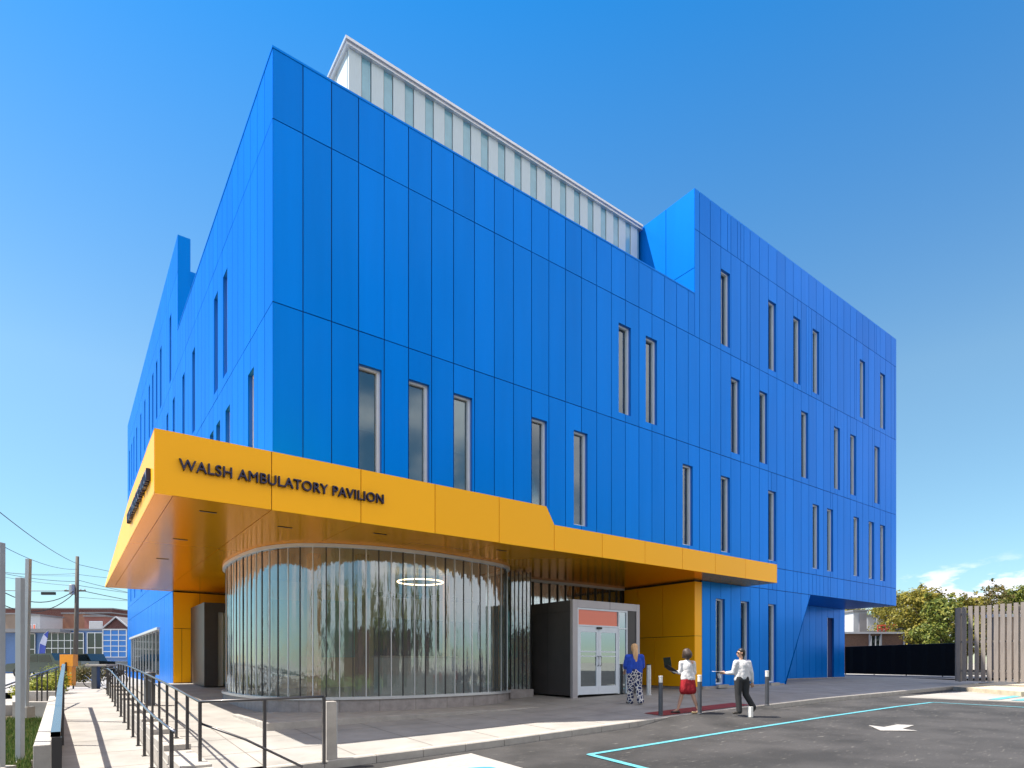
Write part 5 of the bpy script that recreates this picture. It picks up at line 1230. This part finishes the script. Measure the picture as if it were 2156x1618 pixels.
bld('rendered_building', 178, 221, 1299, 83, 5, -.3, 'pinkish', 'pinkish rendered building right of the utility pole', wins=[(.25, .9, .78, .92, 'whitewall')])
bld('rendered_building', 4, 56, 1294, 80, 5, -.3, 'tan', 'tan rendered building at the far left')
bld('rendered_building', 56, 84, 1297, 79, 4, -.3, 'whitewall', 'small white fronted building with red door panels', wins=[(.2, .42, .2, .85, 'redtrim'), (.52, .74, .2, .85, 'redtrim')])
# gabled brick house
a = at(222, 76); b = at(272, 76); W = (b - a).length; e = empty('brick_house', (a.x, a.y, -.3), RZ); tag(e, 'small brick house with a white trimmed gable beside the blue building', 'house')
H0 = z_at(1322, 76) + .3; H1 = z_at(1301, 76) + .3
mb = MB(); mb.face([(0, 0, 0), (W, 0, 0), (W, 0, H0), (W / 2, 0, H1), (0, 0, H0)], 'brick'); mb.face([(0, 0, 0), (0, 0, H0), (0, 8, H0), (0, 8, 0)], 'brick'); mb.face([(W, 0, 0), (W, 8, 0), (W, 8, H0), (W, 0, H0)], 'brick'); mb.build('wall', e)
mb = MB()
for x0, x1 in ((-.3, W / 2), (W + .3, W / 2)):
    mb.face([(x0, -.25, H0 - .1), (x1, -.25, H1 + .15), (x1, 8, H1 + .15), (x0, 8, H0 - .1)], 'roofgrey'); mb.tube([(x0, -.28, H0 - .15), (x1, -.28, H1 + .1)], .10, 'whitewall', 4)
mb.build('roof', e)
# blue shop with glazed front
zb = -.15; lam = 62
e, W, H = bld('shop', -40, 268, 1328, lam, 9, zb, 'storeblue', 'low blue fronted shop with a gridded glass front')
for (u0, u1, v0, v1, m, nx, nz_) in ((98, 178, 1333, 1398, 'darkglass', 6, 4), (186, 218, 1333, 1396, 'darkglass', 2, 2), (219, 268, 1326, 1384, 'spandrel', 3, 5), (-30, 8, 1345, 1392, 'darkglass', 2, 2), (48, 76, 1335, 1400, 'darkglass', 2, 2)):
    a = at(u0, lam).xy - at(-40, lam).xy; x0 = a.length; x1 = (at(u1, lam).xy - at(-40, lam).xy).length; z1 = z_at(v0, lam) - zb; z0 = z_at(v1, lam) - zb
    fo = MB(); fo.box((x0, -.12, z0), (x1, -.005, z1), m); f = fo.build('shop_window', e); g = MB()
    for i in range(nx + 1): xx = x0 + (x1 - x0) * i / nx; g.box((xx - .035, -.17, z0), (xx + .035, -.125, z1), 'alu')
    for i in range(nz_ + 1): zz = z0 + (z1 - z0) * i / nz_; g.box((x0 + .036, -.165, zz - .035), (x1 - .036, -.128, zz + .035), 'alu')
    g.build('mullions', f)
mb = MB(); mb.box((-1, -1.6, H - .25), (W * .62, -.02, H + .05), 'roofgrey'); mb.build('awning', e)
# feather flag
p = at(80, 47); e = empty('feather_flag', (p.x, p.y, -.12), RZ); tag(e, 'tall blue and white feather flag before the shop', 'flag')
mb = MB(); mb.tube([(0, 0, 0), (0.02, 0, 1.5), (.15, 0, 2.6), (.45, 0, 3.3), (.75, 0, 3.55)], .02, 'alu', 6); mb.build('pole', e)
mb = MB(); L_ = [(0.0, .5), (.02, 1.5), (.15, 2.6), (.45, 3.3), (.78, 3.55)]; R_ = [(.42, .45), (.50, 1.5), (.58, 2.4), (.72, 3.0), (.80, 3.5)]
for i in range(4):
    for y_ in (-.012, .012): mb.face([(L_[i][0], y_, L_[i][1]), (R_[i][0], y_ + .03, R_[i][1]), (R_[i + 1][0], y_ + .03, R_[i + 1][1]), (L_[i + 1][0], y_, L_[i + 1][1])], 'flagwhite' if i == 2 else 'flagblue')
mb.build('banner', e)
# pickup truck
def truck(loc, rz, label, m='carblack', L=5.5):
    e = empty('pickup_truck', loc, rz); tag(e, label, 'pickup truck')
    prof = [(-2.7, .45), (-2.75, .75), (-2.65, 1.0), (-1.5, 1.12), (-.95, 1.72), (.55, 1.78), (.85, 1.25), (2.7, 1.2), (2.75, .5), (2.1, .42), (-2.0, .42)]
    mb = MB(); n = len(prof); w_ = .93
    mb.face([(x, -w_, z_) for x, z_ in prof], m); mb.face([(x, w_, z_) for x, z_ in reversed(prof)], m)
    for i in range(n): (x0, z0), (x1, z1) = prof[i], prof[(i + 1) % n]; mb.face([(x0, -w_, z0), (x0, w_, z0), (x1, w_, z1), (x1, -w_, z1)], m)
    mb.build('body', e, bevel=.06)
    for s_ in (-1, 1):
        for x0, x1, x2, x3 in ((-1.28, -.38, -.38, -.86), (-.30, .62, .44, -.30)):
            g = MB(); y_ = s_ * (w_ + .012); g.face([(x0, y_, 1.14), (x1, y_, 1.14), (x2, y_, 1.66), (x3, y_, 1.62)], 'darkglass'); g.build('side_window', e)
        for x in (-1.75, 1.75):
            t = MB(); t.lathe([(.20, -.12), (.36, -.12), (.39, -.08), (.39, .08), (.36, .12), (.2, .12)], (0, 0, 0), 'rubber', 24); wv = t.build('wheel', e); wv.location = (x, s_ * (w_ - .05), .39); wv.rotation_euler = (R(90), 0, 0)
            t = MB(); t.lathe([(.21, -.13), (.10, -.135), (.0, -.12)], (0, 0, 0), 'alu', 16); t.lathe([(.21, .13), (.10, .135), (.0, .12)], (0, 0, 0), 'alu', 16); t.build('rim', wv)
        t = MB(); t.box((-2.78, s_ * .62 - .14, .8), (-2.70, s_ * .62 + .14, .98), 'whitewall'); t.build('headlight', e)
    t = MB(); t.face([(-1.47, -.8, 1.15), (-1.47, .8, 1.15), (-1.02, .72, 1.68), (-1.02, -.72, 1.68)], 'darkglass'); t.build('windscreen', e)
    for v_ in t.v: pass
    return e
p = at(186, 47); truck((p.x, p.y, -.12), RZ, 'black pickup truck parked right of the orange cabinet')
p = at(112, 44); truck((p.x, p.y, -.12), RZ, 'dark green pickup truck parked left of the orange cabinet', 'cargreen')
# distant pedestrians at the left
def walker(r):
    V = Vector; hc = V((0, 0, 1.60)); segs, hd, lf = head_parts(None, hc, (-1, .2, 0), 'skin', r)
    segs += [(V((0, 0, 1.4)), .05, hc, .045), (V((-.15, 0, 1.37)), .06, V((.15, 0, 1.37)), .06), (V((0, 0, 1.25)), .12, V((0, 0, .95)), .12)]
    for s_, k in ((-1, .2), (1, -.2)):
        sh_, el, wr_ = V((s_ * .18, 0, 1.37)), V((s_ * .22 + k * .2, .05, 1.1)), V((s_ * .18 + k, .1, .92)); segs += [(sh_, .05, el, .04), (el, .04, wr_, .026)]; segs += hand(wr_, wr_ - el, (0, 1, 0), .5)
        hp, kn, an = V((s_ * .08, 0, .92)), V((s_ * .08 - k * .6, 0, .5)), V((s_ * .08 - k * .9, 0, .08)); segs += [(hp, .085, kn, .055), (kn, .055, an, .035), (an, .035, an + V((-.12, 0, -.04)), .03)]
    return segs, hc
def walker_full(r, top, bot):
    V = Vector; segs, hc = walker(r); blob('body', segs, 'skin', r, .018)
    blob('shirt', [(V((-.15, 0, 1.36)), .07, V((.15, 0, 1.36)), .07), (V((0, 0, 1.28)), .15, V((0, 0, .95)), .14), (V((-.18, 0, 1.36)), .07, V((-.18, .05, 1.1)), .06), (V((.18, 0, 1.36)), .07, V((.18, .05, 1.1)), .06)], top, r, .02)
    q = [(V((-.04, 0, .92)), .12, V((.04, 0, .92)), .12)]
    for s_, k in ((-1, .2), (1, -.2)): q += [(V((s_ * .08, 0, .92)), .11, V((s_ * .08 - k * .6, 0, .5)), .08), (V((s_ * .08 - k * .6, 0, .5)), .08, V((s_ * .08 - k * .9, 0, .1)), .065)]
    blob('trousers', q, bot, r, .02); blob('hat' if top == 'clo_white' else 'hair', [(hc + V((.01, 0, .06)), .10, hc + V((.01, 0, .07)), .09)], 'clo_white' if top == 'clo_white' else 'hair_d', r, .02)
for (u, v, lam, tp, bt, lb) in ((69, 1417, 46, 'clo_white', 'clo_black', 'pedestrian in a white top and cap beside the feather flag'), (81, 1411, 50, 'clo_grey', 'clo_black', 'pedestrian in dark clothes behind the one in the white cap')):
    p = at(u, lam); e = empty('person', (p.x, p.y, -.12), RZ); tag(e, lb, 'person'); walker_full(e, tp, bt)
# utility pole and cables
p = at(158, 52); zt = z_at(1172, 52); pole = empty('utility_pole', (p.x, p.y, -.12), RZ); tag(pole, 'tall weathered wooden utility pole left of the building', 'utility pole')
mb = MB(); mb.tube([(0, 0, 0), (.12, 0, 4.5), (.2, 0, zt + .12)], [.20, .17, .13], 'wood', 12); mb.build('shaft', pole, smooth=True)
mb = MB(); mb.lathe([(.2, 0), (.22, .05), (.22, .8), (.18, .88)], (-.12, -.2, z_at(1245, 52) - .2), 'steelpost', 14); mb.build('transformer', pole)
mb = MB(); mb.box((-.9, -.06, z_at(1243, 52)), (.9, .06, z_at(1243, 52) + .12), 'wood'); 
for x in (-.8, -.4, .5, .85): mb.lathe([(.03, 0), (.05, .06), (.03, .12)], (x, 0, z_at(1243, 52) + .12), 'bolltop', 8)
mb.build('crossarm', pole)
def cable(p0, p1, sag, rad, label, n=14):
    mb = MB(); pts = []
    for i in range(n + 1): f = i / n; q = p0.lerp(p1, f); q.z -= sag * 4 * f * (1 - f); pts.append(q)
    mb.tube(pts, rad, 'black', 5); tag(mb.build('cable', smooth=True), label, 'cable', 'overhead cables at the left')
PZ = lambda v: at(162, 52, v)
wires = [((162, 1187, 52), (-60, 1030, 22), .3, .020, 'highest cable sloping steeply down to the pole top from the upper left'), ((162, 1199, 52), (5, 1150, 30), .35, .016, 'thin cable sagging from the left post to the pole below the top'), ((160, 1208, 52), (-80, 1190, 60), .4, .016, 'thin cable just above the middle of the pole'),
         ((160, 1213, 52), (-80, 1192, 62), .3, .012, 'very thin cable below the middle of the pole top'), ((160, 1225, 52), (-80, 1185, 48), .35, .020, 'dark cable crossing behind the leaning post'), ((160, 1234, 52), (-80, 1195, 50), .25, .016, 'second dark cable crossing behind the leaning post'),
         ((160, 1244, 52), (-20, 1243, 52), .05, .03, 'straight thick cable carrying a splice box'), ((158, 1243, 52), (-40, 1215, 40), 1.35, .035, 'heavy drooping cable forming the deepest loop'), ((158, 1248, 52), (-60, 1225, 42), 1.9, .035, 'lower heavy drooping cable passing behind the galvanised post'),
         ((165, 1189, 52), (420, 1240, 70), .1, .020, 'upper cable running right from the pole towards the canopy'), ((165, 1210, 52), (420, 1222, 70), .3, .016, 'second cable running right from the pole to the building'), ((165, 1222, 52), (420, 1275, 70), .2, .020, 'third cable running right and down behind the canopy'),
         ((165, 1233, 52), (420, 1262, 70), .2, .020, 'fourth cable running right below the canopy edge'), ((168, 1243, 52), (420, 1285, 70), .2, .03, 'thick cable running right under the canopy tip'), ((165, 1258, 52), (420, 1272, 70), .1, .016, 'lowest thin cable running right from the pole')]
for (a, b, sg, rd, lb) in wires: cable(at(a[0], a[2], a[1]), at(b[0], b[2], b[1]), sg, rd, lb)
a = at(88, 52, 1250); mb = MB(); mb.box((0, -.1, -.12), (1.15, .1, .12), 'black', Matrix.Translation(a) @ Matrix.Rotation(RZ, 4, 'Z')); tag(mb.build('splice_box'), 'dark splice box hanging on the straight thick cable', 'cable box')
mb = MB(); 
# ================================================================== BACKGROUND, RIGHT
# slatted fence
fl = at(2013, 27.5); fr_ = at(2230, 24.6); d = (fr_ - fl); Lf = d.length; fa = math.atan2(d.y, d.x)
fe = empty('slatted_fence', (fl.x, fl.y, .12), fa); tag(fe, 'tall grey brown slatted timber fence at the right edge', 'fence')
zt0 = z_at(1281, 27.5) - .12; nsl = int(Lf / .232); rr = random.Random(8)
smb = []
for i in range(nsl):
    x = i * .232; h = zt0 + .02 * i / nsl * 3 + rr.uniform(-.01, .01); m = MB(); m.box((-.079, 0, 0), (.079, .045, h), 'slat'); o = m.build('slat', fe, loc=(x + .08, rr.uniform(-.01, .01), rr.uniform(.02, .05)))
mb = MB()
for zz in (.45, 1.75, zt0 - .35): mb.box((0, .07, zz), (Lf, .12, zz + .1), 'slat')
mb.build('back_rails', fe)
for x in frange(.05, Lf, 2.1): m = MB(); m.box((x, .12, 0), (x + .1, .22, zt0), 'slat'); m.build('post', fe)
# side return of the fence running back
for i in range(6): m = MB(); m.box((0, 0, 0), (.045, .158, zt0), 'slat'); m.build('slat', fe, loc=(-.06, .06 + i * .17, .02))
# objects glimpsed behind the slats
bld('shed', 2095, 2230, 1300, 34, .6, .1, 'tan', 'pale shed glimpsed between the slats of the timber fence', roof_m='whitewall')
# black screened fence
bl = at(1779, 41); brr = at(2018, 33); d = brr - bl; Lb = d.length; ba = math.atan2(d.y, d.x)
be = empty('screened_fence', (bl.x, bl.y, .12), ba); tag(be, 'long black fabric screened fence between the building and the slatted fence', 'fence')
zt = z_at(1359, 37) - .12; mb = MB(); n = 22
for i in range(n):
    x0, x1 = Lb * i / n, Lb * (i + 1) / n; y0, y1 = .03 * math.sin(i * 2.1), .03 * math.sin((i + 1) * 2.1)
    mb.face([(x0, y0, .12), (x1, y1, .12), (x1, y1, zt), (x0, y0, zt)], 'blackmesh')
mb.build('screen', be)
for x in frange(0, Lb, 2.4): m = MB(); m.tube([(x, .06, -.1), (x, .06, zt + .03)], .03, 'black', 8); m.build('post', be)
mb = MB(); mb.tube([(0, .05, zt), (Lb, .05, zt)], .02, 'black', 6); mb.build('top_rail', be)
mb = MB(); mb.box((0, -.25, -.4), (Lb, .15, .06), 'stone'); mb.build('concrete_footing', be)
# low brick outbuilding with boarded bays, walls and roof clutter beyond
e, W, H = bld('outbuilding', 1770, 1904, 1335, 56, 7, 0, 'brick2', 'low brown brick outbuilding with pale flat roof beyond the black fence', roof_m='whitewall', wins=[])
for x0, x1 in ((.44, .46), (.62, .64), (.98, 1.0)): m = MB(); m.box((x0 * W, -.08, 0), (x1 * W, -.004, H), 'whitewall'); m.build('pilaster', e)
m = MB(); m.box((.47 * W, -.06, .2), (.61 * W, -.005, H - .2), 'darkglass')
fw_ = m.build('window', e); m = MB()
for f in (0, .5, 1): xx = (.47 + .14 * f) * W; m.box((xx - .04, -.12, .2), (xx + .04, -.065, H - .2), 'whitewall')
m.box((.47 * W, -.11, H * .55), (.61 * W, -.07, H * .55 + .08), 'whitewall'); m.build('mullions', fw_)
bld('retaining_wall', 1900, 1975, 1326, 62, 1.0, 0, 'tan', 'pale stone wall right of the brown outbuilding', cat='wall')
e, W, H = bld('grey_tower', 1797, 1825, 1288, 66, 3.5, 0, 'whitewall', 'pale grey square tower with a dark doorway'); m = MB(); m.box((.42 * W, -.08, H * .35), (W * .98, -.005, H * .97), 'storeblue' if False else 'greypanel'); m.build('doorway', e)
bld('container', 1826, 1878, 1298, 78, 3, 2.2, 'whitewall', 'white ribbed container under the overhang, right of the grey tower', cat='container', wins=[(.35, .37, 0, 1, 'alu'), (.7, .72, 0, 1, 'alu')])
bld('terrace_wall', 1790, 1960, 1332, 74, 6, 0, 'tan', 'pale terrace wall carrying the red railing', cat='wall')
e = empty('red_railing', (0, 0, 0)); tag(e, 'red lattice railing in front of the trees', 'railing'); a = at(1848, 72, 1318); b = at(1946, 72, 1313); m = MB(); m.tube([a, b], .07, 'red_p', 5); m.tube([a - Vector((0, 0, .45)), b - Vector((0, 0, .45))], .06, 'red_p', 5); m.tube([a - Vector((0, 0, .85)), b - Vector((0, 0, .85))], .06, 'red_p', 5)
M['red_p'] = mat("red_painted_steel", (.45, .05, .03), .5); m.build('top_rails', e); m = MB()
for i in range(13):
    q = a.lerp(b, i / 12); q2 = a.lerp(b, min(1, (i + 1) / 12)); k = MB(); k.tube([q - Vector((0, 0, 1.1)), q], .05, 'red_p', 5); k.build('post', e)
    if i < 12: m.tube([q - Vector((0, 0, .8)), q2], .035, 'red_p', 4)
m.build('bracing', e)

# trees: trunk, limbs and a crown of leaf clumps
def tree(u, lam, vtop, wid, m, label, seed, base=0.1, n=5200, size=.15, sparse=1.0, z0=.25):
    p = at(u, lam); H = z_at(vtop, lam) - base; rr = random.Random(seed)
    e = empty('tree', (p.x, p.y, base), rr.uniform(0, 6)); tag(e, label, 'tree', 'trees beyond the fences')
    t = MB(); top = Vector((rr.uniform(-.3, .3), rr.uniform(-.3, .3), H * .72)); t.tube([(0, 0, -.2), (rr.uniform(-.1, .1), .05, H * .3), (top.x * .6, top.y * .6, H * .55), top], [wid * .06, wid * .045, wid * .03, wid * .012], 'bark', 10)
    cl_ = []
    nc = 26
    for i in range(nc):
        f = z0 + (1 - z0) * (i + rr.random()) / nc; rad_ = wid * math.sin(math.pi * min(1, .16 + .84 * (1 - (f - z0) / (1 - z0)) ** .8 * .9)) * .5 if False else wid * .5 * math.sqrt(max(.02, 1 - ((f - .58) / .44) ** 2))
        a = i * 2.399 + rr.uniform(-.4, .4); rq = rad_ * rr.uniform(.25, .85); c = Vector((math.cos(a) * rq, math.sin(a) * rq, H * min(f, .93))); cl_.append((c, wid * rr.uniform(.13, .22)))
        if i % 2 == 0: s0 = Vector((0, 0, H * (.2 + .4 * f))); t.tube([s0, s0.lerp(c, .5) + Vector((0, 0, .2)), c], [wid * .018, wid * .012, wid * .005], 'bark', 6)
    t.build('trunk', e, smooth=True)
    f_ = MB()
    for c, r_ in cl_: leaf_cloud(f_, c, (r_ * 1.15, r_ * 1.15, r_ * .85), int(n / nc * sparse), size, m, rr, .45)
    # stray twigs reaching out of the outline
    for _ in range(14):
        c, r_ = rr.choice(cl_); d = Vector((rr.uniform(-1, 1), rr.uniform(-1, 1), rr.uniform(0, 1.3))).normalized(); leaf_cloud(f_, c + d * r_ * 1.35, (r_ * .4, r_ * .4, r_ * .4), 26, size * .9, m, rr, .2)
    f_.build('crown', e); return e
tree(1915, 62, 1243, 5.2, 'leaf_y', 'yellow green tree immediately right of the blue building, back row', 1)
tree(1948, 52, 1240, 4.6, 'leaf_y', 'rounded olive gold tree in the middle of the gap', 2, z0=.12)
tree(1985, 47, 1262, 4.0, 'leaf_g', 'dense green tree touching the left end of the slatted fence', 3, z0=.05)
tree(1880, 74, 1256, 6.0, 'leaf_y', 'pale tree partly hidden behind the building corner', 4)
tree(1855, 95, 1278, 7, 'leaf_g', 'distant green tree seen under the overhang', 5)
tree(1795, 95, 1268, 6.5, 'leaf_y', 'distant tree at the left end of the view under the overhang', 6)
tree(2030, 60, 1258, 4.4, 'leaf_y', 'olive tree behind the left part of the slatted fence', 7)
tree(2093, 56, 1226, 3.2, 'leaf_b', 'thin sparse reddish tree rising above the slatted fence', 8, sparse=.4, size=.12)
tree(2150, 58, 1232, 4.6, 'leaf_g', 'green tree at the right edge above the slatted fence', 9)
tree(2065, 64, 1256, 4.6, 'leaf_y', 'gold tinged tree between the sparse tree and the olive tree', 10)
tree(2125, 66, 1250, 4.6, 'leaf_y', 'yellowish tree behind the green tree at the right edge', 11)
tree(1935, 80, 1256, 6.0, 'leaf_g', 'darker green tree filling the back between two olive trees', 12)
for i, (u, lam, r, h, lb) in enumerate(((1922, 50, 1.3, 2.4, 'grey green bush in front of the pale stone wall'), (1955, 46, 1.2, 2.6, 'bush in front of the trees left of the slatted fence'))):
    p = at(u, lam); shrub('shrub', lb, (p.x, p.y, .1), r, h, 'leaf_g', 1600, .09, None, 30 + i)

# ================================================================== ACROSS THE LOT (seen mirrored in the glass and panels)
def far_tree(x, y, H, wid, m, label, seed):
    rr = random.Random(seed); e = empty('tree', (x, y, -.9)); tag(e, label, 'tree', 'trees across the parking lot')
    t = MB(); t.tube([(0, 0, 0), (.1, 0, H * .4), (0, 0, H * .7)], [wid * .06, wid * .04, wid * .02], 'bark', 8); t.build('trunk', e)
    f_ = MB()
    for i in range(14): a = i * 2.4; leaf_cloud(f_, (math.cos(a) * wid * .28 * rr.uniform(.3, 1), math.sin(a) * wid * .28, H * rr.uniform(.35, .88)), (wid * .24, wid * .24, wid * .2), 150, .3, m, rr, .4)
    f_.build('crown', e)
for i, (x, y, H, wd_) in enumerate(((-22, -34, 8, 7), (-12, -40, 9, 8), (2, -42, 8, 7), (13, -44, 10, 8), (24, -40, 8, 7))):
    far_tree(x, y + 8, H * 1.1, wd_ * 1.2, 'leaf_g', ('far left tree', 'second tree from the left', 'middle tree', 'tallest tree', 'rightmost tree')[i] + ' across the parking lot, seen only as a reflection', 50 + i)
truck((6.5, -19.0, -.9), R(12), 'pickup truck across the lot mirrored in the entrance doors', 'cargreen')
e = empty('brick_building', (-30, -60, -.9)); tag(e, 'low brick building across the lot seen only in reflections', 'building'); mb = MB(); mb.box((0, 0, 0), (60, 10, 5.5), 'brick'); mb.build('wall', e); mb = MB(); mb.box((-.3, -.3, 5.5), (60.3, 10.3, 5.9), 'whitewall'); mb.build('roof', e)
for k in range(9): f = MB(); f.box((3 + k * 6.4, 10.01, 1.5), (6 + k * 6.4, 10.1, 3.8), 'darkglass'); f.build('window', e)
M['lawn_m'] = mat('verge_grass', (.06, .10, .02), .9, var=.4, vscale=1.5, bump=.5)
grid_sheet('lawn', frange(-60, 60, 12), frange(-58, -24, 8), lambda x, y: -.80, 'lawn_m', label='green verge across the parking lot')
